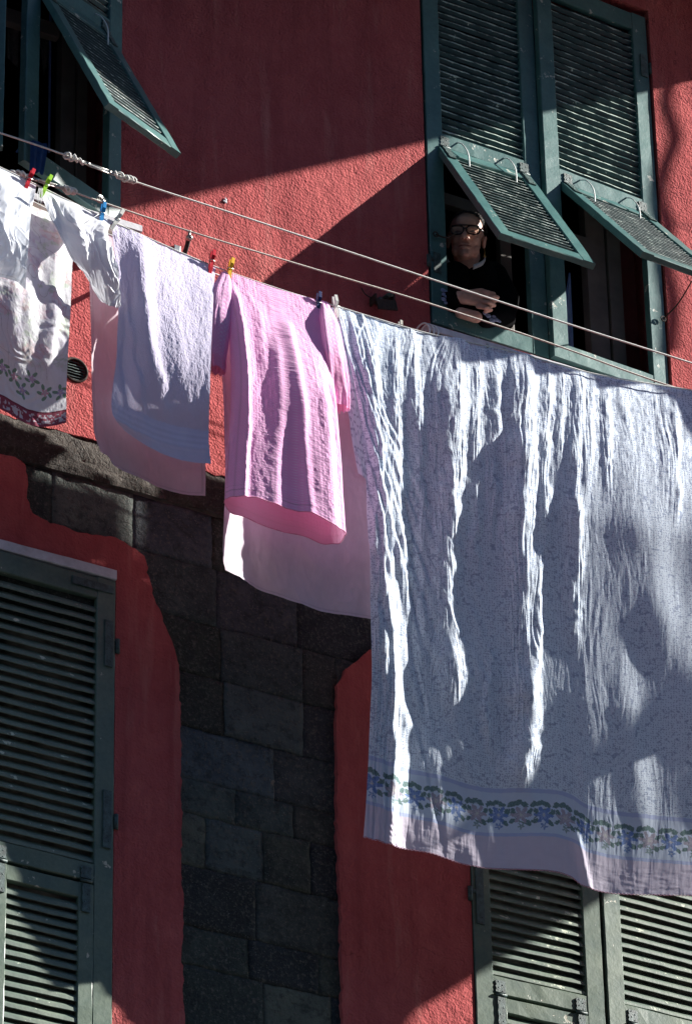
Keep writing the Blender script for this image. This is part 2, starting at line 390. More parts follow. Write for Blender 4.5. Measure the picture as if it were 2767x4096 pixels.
# ventilation grille in the round hole
bm = BM(); ang = [k*math.pi/20 for k in range(40)]
tube(bm, [(vx+.052*math.cos(a), -.001, vz+.052*math.sin(a)) for a in ang], .006, 6, closed=True)
obj_vent = empty('air_vent', (0, 0, 0)); tag(obj_vent, 'round rusty air vent grille in the red wall beside the floral towel', 'vent')
obj('rim', bm, M['rust'], obj_vent, True)
bm = BM()
for k in range(7):
    z = vz-.039+.013*k; h = math.sqrt(max(0, .050**2-(z-vz)**2)); bx = BM()
    n = 8; up_ = []
    for i in range(n+1):
        x = vx-h+2*h*i/n; w = random.uniform(-.0012, .0012)
        up_.append([bm.verts.new((x, y, zz+w)) for y, zz in ((.002, z-.003), (.002, z+.0005), (.014, z+.009), (.014, z+.005))])
    for q, w in zip(up_, up_[1:]):
        for i in range(4): bm.faces.new((q[i], q[(i+1) % 4], w[(i+1) % 4], w[i]))
    bx.free()
obj('grille', bm, M['iron'], obj_vent)
bm = BM(); box(bm, vx-.06, vx+.06, .03, .04, vz-.06, vz+.06); obj('backing', bm, M['room'], obj_vent)

# ---------------------------------------------------------------- shutters
def slats(bm, x0, x1, z0, z1, pitch, face, yo=-.028, yi=-.002, jit=.0009, under=False):
    z = z0; n = max(4, int((x1-x0)/.012)); lay = bm.verts.layers.float.get('Edge') or bm.verts.layers.float.new('Edge')
    while z+face < z1:
        d = (yi-yo)*1.05; sag = random.uniform(-.0016, .0016); rings = []; tw = random.uniform(-.0015, .0015)
        ph = random.uniform(0, 99)
        for i in range(n+1):
            t = i/n; x = x0+(x1-x0)*t; a = sag*math.sin(math.pi*t)+tw*(t-.5); w = float(vn(np.array(x*14.+ph), np.array(z*7.), 2))*jit*1.3+float(vn(np.array(x*50.+ph), np.array(z*7.), 3))*jit*.5
            f = face+float(vn(np.array(x*22.+ph), np.array(z*31.), 6))*jit*1.2
            prof = [(yo+.012, 0), (yo+.0025, f-.006), (yo, f-.003), (yo+.003, f), (yi, f+d), (yi, d)] if under else [(yo+.0015, 0), (yo-.0005, .002), (yo, f-.003), (yo+.003, f), (yi, f+d), (yi, d)]
            ring = []
            for k, (y, zz) in enumerate(prof):
                v = bm.verts.new((x, y, min(z1, z+zz+a+(w if k in (0, 1, 2, 3) else 0)))); v[lay] = 1.0 if k in (2, 3) else (0.0 if under else .6*(k == 1)); ring.append(v)
            rings.append(ring)
        for q, w in zip(rings, rings[1:]):
            for k in range(6): bm.faces.new((q[k], q[(k+1) % 6], w[(k+1) % 6], w[k]))
        z += pitch*random.uniform(.985, 1.015)
def hinge_plate(parent, cx, z, w, h, y, m='iron', scal=True):
    bm = BM(); pts = []
    n = 12
    for s in (1, -1):
        for i in range(n+1):
            t = i/n if s == 1 else 1-i/n
            ww = w/2*(1+.10*math.sin(t*17)) if scal else w/2
            pts.append((cx+s*ww, z-h/2+h*t))
    f = [bm.verts.new((x, y, zz)) for x, zz in pts]; b = [bm.verts.new((x, y+.006, zz)) for x, zz in pts]
    bm.faces.new(f); bm.faces.new(b[::-1])
    for i in range(len(f)): bm.faces.new((f[i], f[(i+1) % len(f)], b[(i+1) % len(f)], b[i]))
    for k in range(4): ball(bm, (cx+w*.2*(-1)**k, y, z-h*.38+h*.25*k), .0036, 1, (1, .5, 1))
    return obj('hinge', bm, M[m], parent)
def shutter(label, hx, y, z0, z1, zr, w, side, phi, alpha, pal, pitch, face, hx0, hx1, hl, gap=.004, hp=None, hf=None, rail=.075, sw=.08, hook=False, brail=.08):
    """louvred leaf hinged at hx; local x runs from the hinge towards the free edge (side = +1 to the right, -1 to the left)"""
    root = empty('shutter', (hx, y, z0), -side*R(phi)); tag(root, label, 'shutter', 'green louvred window shutters')
    S = side; mp, ms = M[pal], M[pal+'_slat']; th = .036
    X = lambda a, b: (min(S*a, S*b), max(S*a, S*b))
    H = z1-z0; zr -= z0
    bm = BM()
    rough_board(bm, *X(0, sw), -th, 0, 0, H, 'z'); rough_board(bm, *X(w-sw, w), -th, 0, 0, H, 'z')
    a, b = X(sw, w-sw)
    rough_board(bm, a, b, -th+.0025, -.002, H-.09, H, 'x'); rough_board(bm, a, b, -th+.002, -.002, zr, zr+rail, 'x', .015, .0012)
    if brail: rough_board(bm, a, b, -th+.002, -.002, 0, brail, 'x')
    obj('frame', bm, mp, root)
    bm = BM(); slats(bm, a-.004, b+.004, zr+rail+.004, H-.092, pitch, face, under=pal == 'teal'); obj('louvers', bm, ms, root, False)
    # lower flap, hung from the middle rail
    fl = empty('flap', (0, -th*.5, zr-gap), 0, root); fl.rotation_euler = (-R(alpha), 0, 0)
    fl = fl
    bm = BM(); c, d = X(hx0, hx1); fs = .062; ft = .03; y0, y1 = -th*.5, th*.5-.006
    rough_board(bm, c, c+fs, y0, y1, -hl, 0, 'z', .02, .0012); rough_board(bm, d-fs, d, y0, y1, -hl, 0, 'z', .02, .0012)
    rough_board(bm, c+fs, d-fs, y0+.0015, y1-.001, -.062, 0, 'x', .015, .0013); rough_board(bm, c+fs, d-fs, y0+.0015, y1-.001, -hl, -hl+.062, 'x', .015, .0013)
    me = obj('flap_frame', bm, mp, root)
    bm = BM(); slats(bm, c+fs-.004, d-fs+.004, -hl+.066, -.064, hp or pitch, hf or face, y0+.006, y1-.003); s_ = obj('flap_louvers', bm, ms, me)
    me.location = (0, -th*.5, zr-gap); me.rotation_euler = (-R(alpha), 0, 0)
    bpy.data.objects.remove(fl)
    for cx in (c+fs*.55, d-fs*.55):
        hinge_plate(root, cx, zr+.030, .042, .05, -th-.004)
        o = hinge_plate(me, cx, -.062, .032, .115, y0-.0065)
        bm = BM(); tube(bm, [(cx-.024, 0, 0), (cx+.024, 0, 0)], .006, 8)
        obj('hinge_barrel', bm, M['iron'], root, True, (0, -th-.005, zr-gap*.5))
    return root, me
UL, ULf = shutter('opened upper left shutter, its louvred flap propped out over the left end of the clotheslines', -1.038, .028, 12.25, 14.27, 13.165, .59, -1, 22.5, 26, 'teal', .035, .018, .075, .52, .86, hp=.034, hf=.009, brail=.09)
UL2, _ = shutter('narrow edge of a dark green shutter cut off by the top left of the photo', -2.21, -.002, 12.25, 14.27, 13.165, .59, 1, 24, 25, 'teal', .035, .018, .075, .52, .86, brail=.09)
UR, URf = shutter('green shutter with flap pushed out above the woman in the window', .436, .033, 12.245, 14.26, 13.165, .576, 1, -.6, 32, 'teal', .035, .018, .055, .525, .86, hp=.033, hf=.008)
UR2, UR2f = shutter('sunlit green shutter right of the woman, flap reaching the right edge of the photo', 1.620, .046, 12.245, 14.26, 13.165, .606, -1, 3.4, 38.5, 'teal', .035, .018, .05, .52, .86, hp=.033, hf=.008)
LLz = 9.262
LL, LLf = shutter('closed faded green shutter at the lower left, left of the stone pillar', -1.034, .030, 8.25, 10.59, LLz+.028, .585, -1, 1.0, 0, 'olive', .0445, .017, .080, .5, 1.0, gap=.014, hp=.041, hf=.019)
LR, LRf = shutter('closed faded green shutter, half shaded, under the hem of the big sheet', .53, .030, 8.25, 10.59, 9.217, .582, 1, 1.0, 0, 'olive', .041, .015, .075, .505, .95, gap=.012, hp=.041, hf=.018)
LR2, _ = shutter('sunlit faded green shutter at the lower right corner below the big sheet', 1.712, .030, 8.25, 10.59, 9.217, .588, -1, 1.5, 0, 'olive', .041, .016, .075, .51, .95, gap=.012, hp=.041, hf=.018)
# straps and pintles on the hinge stiles
def strap(root, S, z, h=.26, corner=None):
    hinge_plate(root, S*.030, z, .034, h, -.042, scal=False)
    bm = BM(); tube(bm, [(-S*.010, -.034, z-.03), (-S*.010, -.034, z+.03)], .010, 8); box(bm, min(0, -S*.012), max(S*.02, -S*.012), -.040, -.030, z+.005, z+.022)
    obj('pintle', bm, M['iron'], root, True)
strap(LL, -1, 10.31-8.25, .2); strap(LL, -1, 9.56-8.25, .24); strap(LR, 1, 9.62-8.25, .25); strap(UR2, -1, 13.98-12.245, .12); strap(UR, 1, 12.55-12.245, .1)
bm = BM(); box(bm, -.19, -.012, -.041, -.036, 10.565-8.25-.034, 10.565-8.25, .001); obj('corner_strap', bm, M['iron'], LL)
# stay hooks holding the flaps, white cords over the flap hinges
def stay(parent, a, b):
    bm = BM(); pts = spline([a, ((a[0]+b[0])/2, (a[1]+b[1])/2, (a[2]+b[2])/2-.02), b], 10); tube(bm, pts, .0035, 6)
    th_ = [(a[0]+.012*math.cos(k), a[1], a[2]+.012*math.sin(k)) for k in np.linspace(0, 6.28, 12)[:-1]]; tube(bm, th_, .003, 5, closed=True)
    return obj('stay_hook', bm, M['rust'], parent, True)
stay(UR2, (-.02, -.05, .38), (-.10, -.36, .37)); stay(UL, (-.03, -.05, .55), (-.11, -.27, .40)); stay(UR, (.02, -.05, .44), (.12, -.05, .48))
def cord(parent, x, zt, out):
    bm = BM(); pts = spline([(x, -.034, zt+.050), (x+.012, -.062*out, zt+.030), (x+.024, -.088*out, zt-.03), (x+.028, -.088*out, zt-.115)], 18)
    tube(bm, pts, .0032, 6); return obj('cord', bm, M['white_string'], parent, True)
zt = 13.165-12.245
cord(UR, .155, zt, .9); cord(UR, .39, zt, .95); cord(UR2, -.42, zt, 1.1); cord(UR2, -.17, zt, 1.0); cord(UL, -.17, 13.165-12.25, .9); cord(UL2, .5, 13.165-12.25, .9)

# sill board under the upper windows
def sill(x0, x1, z, label, out=.17):
    r = empty('sill_shelf', ((x0+x1)/2, 0, z)); tag(r, label, 'shelf')
    bm = BM(); w = (x1-x0)/2; rough_board(bm, -w, w, -out, -.012, -.010, .022, 'x', .04, .0008, .002); obj('top_board', bm, M['marble'], r)
    bm = BM(); rough_board(bm, -w+.01, w-.01, -out+.006, -.014, -.062, -.0102, 'x', .04, .0008, .002); obj('under_board', bm, M['sillwood'], r)
    for k in (-.72, -.2, .3, .75):
        bm = BM(); box(bm, w*k-.01, w*k+.01, -out+.02, -.016, -.105, -.0625, .002); obj('bracket', bm, M['sillwood'], r)
    return r
sl = P(1712, 1292, -.17)
sill(float(sl[0]), 1.72, float(sl[2])-.02, 'white topped shelf board below the window where the woman leans')
s2 = P(565, 915, -.13); sill(-2.3, float(s2[0]), float(s2[2])-.01, 'pale shelf board below the upper left window, its end behind the white peg', .14)
bm = BM(); c0 = P(1705, 1330, -.19)
for k in range(3):
    pts = [(c0[0]+.02*k+.016*math.cos(a), -.10-.09*math.cos(a*.5), c0[2]+.045*math.sin(a)+.015) for a in np.linspace(-1.7, 3.0, 22)]
    tube(bm, pts, .004, 6)
tag(obj('rope_coil', bm, M['white_string'], None, True), 'loops of white cord wound round the left end of the shelf board under the woman', 'cord')

# ---------------------------------------------------------------- curtains and cloth inside
def sheet_px(name, m, pts, y, label, cat):
    bm = BM(); n = 14; tl, tr, br, bl = [np.array(p, float) for p in pts]; g = []
    for j in range(n+1):
        for i in range(n+1):
            s, t = i/n, j/n; q = (tl*(1-s)+tr*s)*(1-t)+(bl*(1-s)+br*s)*t
            p = P(q[0], q[1], y+.006*math.sin(s*9)); g.append(bm.verts.new(p))
    for j in range(n):
        for i in range(n): bm.faces.new((g[j*(n+1)+i], g[j*(n+1)+i+1], g[(j+1)*(n+1)+i+1], g[(j+1)*(n+1)+i]))
    return tag(obj(name, bm, m, None, True), label, cat)
sheet_px('curtain', M['bluecurtain'], [(2274, 1090), (2281, 1090), (2294, 1400), (2232, 1400)], .20, 'pale blue curtain hanging in the dark right half of the upper right window', 'curtain')
sheet_px('curtain', M['bluecurtain'], [(197, -60), (208, -60), (201, 610), (192, 610)], .20, 'thin pale blue curtain strip inside the upper left window', 'curtain')
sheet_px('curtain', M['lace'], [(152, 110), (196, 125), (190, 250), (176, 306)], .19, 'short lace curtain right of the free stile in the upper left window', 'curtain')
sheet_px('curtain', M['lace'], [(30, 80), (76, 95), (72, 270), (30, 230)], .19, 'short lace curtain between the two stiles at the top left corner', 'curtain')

# ---------------------------------------------------------------- clotheslines
LINE = lambda X: -(.53+.128*(X-.0))      # depth of the front line along the wall
xl = float(P(1362, 1240, -.53)[0])
def YL(u):                                # depth for photo column u on the front line
    return -(.53+.00013*(np.asarray(u, float)-1362)*np.where(np.asarray(u) > 1362, 1.0, .55))
front_px = [(-420, 470), (0, 668), (145, 738), (400, 862), (640, 972), (860, 1066), (1130, 1160), (1345, 1224), (1700, 1330), (2023, 1400), (2384, 1496), (2767, 1561), (3300, 1660)]
wireA_px = [(-500, 372), (0, 530), (250, 615), (530, 722), (1000, 875), (1745, 1122), (2300, 1304), (2767, 1452), (3400, 1655)]
wireB_px = [(-420, 560), (60, 690), (235, 745), (405, 806), (760, 925), (1200, 1058), (1700, 1208), (2200, 1372), (2640, 1530), (3300, 1740)]
def rope(name, pts, yf, r, m, label, n=160, off=0, cat='clothesline'):
    p = spline([(u, v, 0) for u, v in pts], n); q = [P(a[0], a[1], float(yf(a[0]))+off) for a in p]
    bm = BM(); tube(bm, q, r, 8); return tag(obj(name, bm, M[m], None, True), label, cat)
YA = lambda u: -.36-.00003*u
YB = lambda u: -.30-.00003*u
rope('clothesline', front_px, YL, .0032, 'rope', 'front clothesline carrying the pink shirt and the big patterned sheet')
ra = rope('clothesline', wireA_px, YA, .0038, 'rope', 'topmost bare rope, passing in front of the hand of the woman')
rb = rope('clothesline', wireB_px, YB, .0036, 'rope_dark', 'lower bare rope running from the metal ring to below the window sill')
back_px = [(-420, 560), (0, 742), (300, 885), (640, 1010), (1130, 1195), (1362, 1262), (1700, 1345), (2023, 1425), (2384, 1520), (2767, 1590), (3300, 1690)]
YD = lambda u: YL(u)+.045+.085*ss(860., 1000., np.asarray(u, float))
rope('clothesline', back_px, YD, .0032, 'rope', 'clothesline hidden behind the front row of washing')
def knot(parent, wire, yf, u0, u1, n, m, r=.0085):
    bm = BM(); xs = np.linspace(u0, u1, n); w = dict(wire)
    us = [a for a, b in wire]; vs_ = [b for a, b in wire]
    for i, u in enumerate(xs):
        c = Vector(P(u+random.uniform(-6, 6), np.interp(u, us, vs_)+random.uniform(-4, 4), float(yf(u)))); a = random.uniform(0, 3); r = random.uniform(.0065, .0105)
        pts = [c+Vector((random.uniform(-.002, .002)+.009*math.cos(t+a), r*1.2*math.cos(t), r*1.2*math.sin(t))) for t in np.linspace(0, 6.28, 12)[:-1]]
        tube(bm, pts, .0048, 6, closed=True)
    return obj('knot', bm, M[m], parent, True)
def buckle(wire, yf, u0, u1, label, k0, k1, n=3):
    us = [a for a, b in wire]; vs_ = [b for a, b in wire]; f = lambda u, dv=0: Vector(P(u, np.interp(u, us, vs_)+dv, float(yf(u))-.002))
    r = empty('line_tensioner'); tag(r, label, 'tensioner')
    bm = BM(); tube(bm, [f(u0, -5), f(u1, -5)], .0028, 6); tube(bm, [f(u0, 6), f(u1, 6)], .0028, 6)
    for u in (u0, u1): tube(bm, [f(u-6), f(u+6)], .0075, 8)
    obj('body', bm, M['steel'], r, True)
    for u, s in ((u0-14, 1), (u1+12, -1)):
        bm = BM(); c = f(u); tube(bm, [c+Vector((.009*math.cos(t), .003*math.sin(t), .009*math.sin(t))) for t in np.linspace(0, 6.28, 14)[:-1]], .0028, 6, closed=True); obj('eye', bm, M['steel'], r, True)
    knot(r, wire, yf, *k0, n, 'rope'); knot(r, wire, yf, *k1, n+1, 'rope')
    return r
buckle(wireA_px, YA, 352, 438, 'metal tensioner with rope knots on the topmost rope, before the upper left window', (272, 322), (462, 530), 4)
buckle(wireB_px, YB, 148, 232, 'metal tensioner behind the red and lime pegs on the lower rope', (52, 108), (262, 292), 4)
# pulley ring and wall hooks
bm = BM(); c = Vector(P(403, 795, -.31))
for rr in (.016, .010): tube(bm, [c+Vector((rr*math.cos(t), .004*math.sin(2*t), rr*math.sin(t))) for t in np.linspace(0, 6.28, 18)[:-1]], .0042, 6, closed=True)
tag(obj('metal_ring', bm, M['steel'], None, True), 'small metal ring on the rope above the blue peg', 'ring')
hk = empty('wall_hook', V(705, 985, 0)); tag(hk, 'dark iron arm and pulley fixed to the wall, holding up the lower rope', 'hook')
bm = BM(); o_ = hk.location; e = V(757, 950, -.30)-o_; e2 = V(758, 925, -.30)-o_
mid = Vector((e.x*.55, e.y*.5, e.z-.02))
tube(bm, [Vector((0, 0, -.02)), mid, e], .008, 8, rs=[.006, .011, .009]); obj('arm', bm, M['cable'], hk, True)
bm = BM(); tube(bm, [e, e2+Vector((0, 0, .004))], .006, 8); ball(bm, e, .014, 2); ball(bm, e2, .008, 2); obj('pulley', bm, M['steel'], hk, True)
bm = BM(); box(bm, -.015, .015, -.012, 0, -.05, .0, .003); obj('wall_plate', bm, M['steel'], hk)
# broken bracket on the wall
bk = empty('iron_bracket', V(1520, 1215, 0)); tag(bk, 'broken dark iron bracket sticking out of the red wall left of the woman', 'bracket')
bm = BM()
box(bm, -.052, .045, -.052, -.044, -.055, -.006, .002, mtx=Matrix.Rotation(R(-12), 4, 'Y')); box(bm, -.052, -.044, -.05, .0, -.03, .01, .002); box(bm, .035, .044, -.05, 0, -.005, .035, .002)
obj('plate', bm, M['rust'], bk)
bm = BM(); tube(bm, [(.018, -.002, .03), (.022, -.03, .032), (.02, -.055, .02)], .011, 10); tube(bm, [(-.02, -.002, -.0), (-.02, -.04, -.004)], .010, 10); obj('stub', bm, M['iron'], bk, True)
bm = BM(); tube(bm, spline([(-.05, -.02, .0), (-.08, -.015, .015), (-.095, -.01, .045)], 8), .0025, 5); obj('wire', bm, M['rust'], bk, True)
# flake of white paint / old plug in the wall
bm = BM(); c = V(905, 802, -.002)
for k in range(7): ball(bm, c+Vector((random.uniform(-.012, .012), -.001, random.uniform(-.014, .014))), random.uniform(.003, .007), 1, (1, .5, 1))
tag(obj('wall_plug', bm, M['marble'], None), 'small white broken plug stuck in the shaded red wall', 'plug')

# ---------------------------------------------------------------- laundry
def pl(pts, n):
    a = np.array(pts, float); d = np.concatenate([[0], np.cumsum(np.hypot(*np.diff(a, axis=0).T))]); d /= d[-1]; t = np.linspace(0, 1, n)
    return np.stack([np.interp(t, d, a[:, 0]), np.interp(t, d, a[:, 1])], 1)
def smooth_pl(pts, n):
    q = spline([(u, v, 0) for u, v in pts], 400); return pl([(a[0], a[1]) for a in q], n)
def grid_mesh(name, XYZ, UV, COL, closed=False):
    nv, nu = XYZ.shape[:2]; me = bpy.data.meshes.new(name)
    idx = np.arange(nv*nu).reshape(nv, nu)
    if closed: nx = np.concatenate([idx, idx[:, :1]], 1)
    else: nx = idx
    q = np.stack([nx[:-1, :-1], nx[:-1, 1:], nx[1:, 1:], nx[1:, :-1]], -1).reshape(-1, 4)
    me.vertices.add(nv*nu); me.vertices.foreach_set('co', XYZ.reshape(-1).astype(np.float32))
    me.loops.add(q.size); me.loops.foreach_set('vertex_index', q.reshape(-1).astype(np.int32))
    me.polygons.add(len(q)); me.polygons.foreach_set('loop_start', (np.arange(len(q))*4).astype(np.int32))
    me.update(calc_edges=True); me.polygons.foreach_set('use_smooth', np.ones(len(q), bool))
    uv = me.uv_layers.new(name='UVMap'); uv.data.foreach_set('uv', UV.reshape(-1, 2)[q.reshape(-1)].reshape(-1).astype(np.float32))
    ca = me.color_attributes.new('Col', 'FLOAT_COLOR', 'POINT'); c4 = np.concatenate([COL, np.ones(COL.shape[:-1]+(1,))], -1); ca.data.foreach_set('color', c4.reshape(-1).astype(np.float32))
    me.validate(); return me
def cloth(name, T, B, Lf, Rt, nu, nv, depth, disp, colour, m, W, H, label=None, cat=None, group=None, parent=None, yline=YL, zdrop=None):
    T, B, Lf, Rt = smooth_pl(T, nu), smooth_pl(B, nu), smooth_pl(Lf, nv), smooth_pl(Rt, nv)
    s = np.linspace(0, 1, nu)[None, :]; t = np.linspace(0, 1, nv)[:, None]
    S, Tt = np.broadcast_to(s, (nv, nu)), np.broadcast_to(t, (nv, nu))
    E3 = lambda a: a[..., None]
    q = E3(1-Tt)*T[None]+E3(Tt)*B[None]+E3(1-S)*Lf[:, None]+E3(S)*Rt[:, None]-(E3((1-S)*(1-Tt))*T[0]+E3(S*(1-Tt))*T[-1]+E3((1-S)*Tt)*B[0]+E3(S*Tt)*B[-1])
    yt = yline(T[:, 0])[None, :]
    y = yt-depth(S, Tt)
    X = P(q[..., 0], q[..., 1], y)
    a, b = S*W, Tt*H
    d = disp(S, Tt, a, b, q[..., 0], q[..., 1])
    X[..., 1] -= d
    col = colour(S, Tt, a, b, q[..., 0], q[..., 1])
    me = grid_mesh(name, X, np.stack([a, b], -1), col)
    o = bpy.data.objects.new(name, me); C.objects.link(o); me.materials.append(m)
    if parent: o.parent = parent
    if label: tag(o, label, cat, group)
    return o
G = 'washing pegged on the clotheslines'
def rgb(*c): return np.array(c, float)
def flat_(c): return lambda s, t, a, b, u, v: np.ones(s.shape+(3,))*rgb(*c)

# --- the big patterned sheet
SW, SH = 1.88, 2.42
def ridge(u, v, path, w, amp, soft=60, skew=1.0):
    vs_ = [p[1] for p in path]; us_ = [p[0] for p in path]
    c = np.interp(v, vs_, us_); f = ss(vs_[0]-soft*2, vs_[0]+soft*.5, v)*(1-ss(vs_[-1]-soft*3.2, vs_[-1]+soft, v))
    c = c+10*vn(v/90., v*0+path[0][0]*.01, 11)
    x = (u-c)/w
    return amp*f*np.where(x < 0, np.exp(-(x/1.5)**2), np.exp(-(x*skew)**2))
RID = [([(1640, 1300), (1665, 1700), (1690, 2000), (1690, 2330)], 22, .010), ([(1720, 1300), (1735, 1600), (1730, 1900)], 18, .007), ([(1830, 1350), (1812, 1900), (1790, 2200), (1790, 2500), (1812, 2860)], 42, .028),
       ([(1770, 1350), (1775, 1700), (1800, 1980), (1815, 2200)], 18, .007),
       ([(1915, 1400), (1905, 1900), (1908, 2280)], 18, .009), ([(1985, 1400), (1970, 2200)], 17, .009), ([(2045, 1400), (2040, 1750)], 15, .006), ([(2090, 1400), (2085, 1900), (2080, 2200), (2100, 2500), (2112, 2800), (2085, 3180)], 40, .031),
       ([(2120, 1500), (2130, 1900), (2120, 2350)], 16, .007), ([(2185, 1450), (2175, 2100), (2150, 2500), (2145, 2900)], 18, .011), ([(2245, 1450), (2240, 1900)], 14, .006), ([(2315, 1550), (2305, 2200), (2300, 2600)], 24, .014), ([(2370, 1550), (2352, 2010)], 17, .008),
       ([(2430, 1600), (2440, 2000)], 15, .007), ([(2500, 1600), (2505, 1780)], 14, .005), ([(2655, 1580), (2668, 1980)], 16, .008), ([(2705, 1580), (2700, 2100)], 16, .009), ([(1968, 2640), (1950, 2820), (1965, 3080)], 12, .007),
       ([(1480, 1400), (1522, 1900), (1552, 2400), (1565, 3000), (1550, 3700)], 22, .016), ([(1440, 1300), (1496, 1900), (1522, 2400), (1528, 3000), (1505, 3700)], 13, .007), ([(1500, 1900), (1505, 2400), (1495, 3700)], 9, .004),
       ([(1575, 1400), (1590, 1900), (1600, 2350)], 19, .009), ([(1610, 2250), (1655, 2560)], 18, .008), ([(1690, 2350), (1712, 2700)], 18, .009), ([(1640, 2900), (1692, 3080)], 13, .006), ([(1700, 3080), (1722, 3200)], 12, .004)]
def sheet_disp(s, t, a, b, u, v):
    d = np.zeros(s.shape)
    msk = np.zeros(s.shape)
    for p, w, amp in RID:
        g_ = ridge(u+5*vn(v/26., u/40., 14), v, p, w, 1.0); d = d+amp*g_*(.85+.35*vn(v/120., u*0+p[0][0]*.02, 15)); msk = np.maximum(msk, ridge(u, v, p, w*1.7, 1.0))
    lean = u+.10*(v-2000)*vn(u/70., v/400., 16)
    d = d+msk*(.0016*vn(lean/9., v/95., 17)+.0009*vn(lean/5., v/55., 18))
    # fan of drawn folds below the left peg
    r = np.hypot(u-1350, (v-1240)); an = np.arctan2(v-1240, u-1350); fan = np.exp(-((an-1.38)/.22)**2)*ss(30, 200, r)*(1-.55*ss(500, 2200, r))
    d = d+.0034*fan*(np.sin(an*95+3*vn(an*30, r/260, 4))+.6*np.sin(an*170+1.3))*np.clip(r/500, .25, 1)
    le = np.exp(-(s/.075)**4); d = d+le*(.0022*np.sin(s*260+1.5*vn(s*50, t*14, 8))+.0026*vn(a/.011+.8*vn(t*7, a*9, 7), t*11, 9)+.0012*vn(a/.0055, t*24, 10))
    # large soft swells, broad on the right-hand side
    rg = ss(.45, .7, s)
    d = d+.012*vn(a*3.1+.6*b, b*.9+5, 21)*ss(.05, .3, t)+.0035*vn(a*9+b, b*1.6, 22)*ss(.02, .2, t)
    for c0, c1, v0, v1, w, amp in ((2570, 2640, 2050, 2500, 70, .006), (2610, 2960, 2350, 3250, 130, .011), (2500, 2560, 2700, 3250, 50, .006)):
        c = c0+(c1-c0)*(v-v0)/(v1-v0); d = d+amp*np.exp(-((u-c)/w)**2)*ss(v0-150, v0+150, v)*(1-ss(v1-60, v1+260, v))
    # crinkled seersucker texture, drawn along the drop
    k = fbm(a*62+2.0*vn(a*9, b*3, 31), b*7, 33, 2)
    k2 = fbm(a*150+3*vn(a*20, b*6, 35), b*22, 36, 2)
    up = 1-ss(.10, .34, t); fine = 1-.55*rg*(1-up)
    d = d+.00085*k*fine+.00038*k2*fine*(.8+1.1*up)+.0011*up*fbm(a*48+b*24, b*34-a*12, 38, 2)
    hem = ss(.94, .96, t); d = d+hem*.0006*fbm(a*22, b*70, 39, 2)
    # pinched tuck near the hem
    d = d+.008*np.exp(-((u-(2290+(v-3300)*.22))/16)**2)*ss(3280, 3400, v)
    return d
def sheet_depth(s, t):
    x = s*SW; h = t*SH
    kx = np.interp(x, [0, .03, .10, .18, .40, .80, 1.0, 1.3, 1.75], [.016, .020, .020, -.006, .010, .038, .052, .072, .098])
    g = ss(.06, .30, t)
    return .05*(1-np.exp(-h/.15))-.088*np.maximum(0, h-.2)*ss(.06, .25, t)-.035*np.maximum(0, h-1.55)+kx*g-.020*x*(1-g)
def vine_pattern(a, b):
    """tiny curling sprig print; returns 0..1 ink"""
    w = .55*fbm(a*40, b*40, 51, 2)
    f1 = np.abs(vn(a*62+w, b*62-w, 52)); lines = (f1 < .13)*(vn(a*75, b*75, 53) > -.15)
    cx, cy = np.floor(a*92), np.floor(b*92)
    hx = np.modf(np.abs(np.sin(cx*12.9898+cy*78.233)*43758.5))[0]; hy = np.modf(np.abs(np.sin(cx*39.34+cy*11.13)*24634.6))[0]
    fx = (a*92-cx)-(.25+.5*hx); fy = (b*92-cy)-(.25+.5*hy); an = hx*6.28; lx = fx*np.cos(an)+fy*np.sin(an); ly = -fx*np.sin(an)+fy*np.cos(an)
    leaf = (lx/.30)**2+(ly/.13)**2 < 1
    return np.clip(lines*.6+leaf*1.0*(hy > .12), 0, 1)
def disc(x, y, cx, cy, rx, ry, an=0.):
    dx, dy = x-cx, y-cy; c, s_ = math.cos(an), math.sin(an); return ((dx*c+dy*s_)/rx)**2+((-dx*s_+dy*c)/ry)**2
def flower(x, y, cx, cy, r, n=6, ph=0.):
    dx, dy = x-cx, y-cy; rr = np.hypot(dx, dy)/r; an = np.arctan2(dy, dx); return rr/(.72+.28*np.cos(n*an+ph))
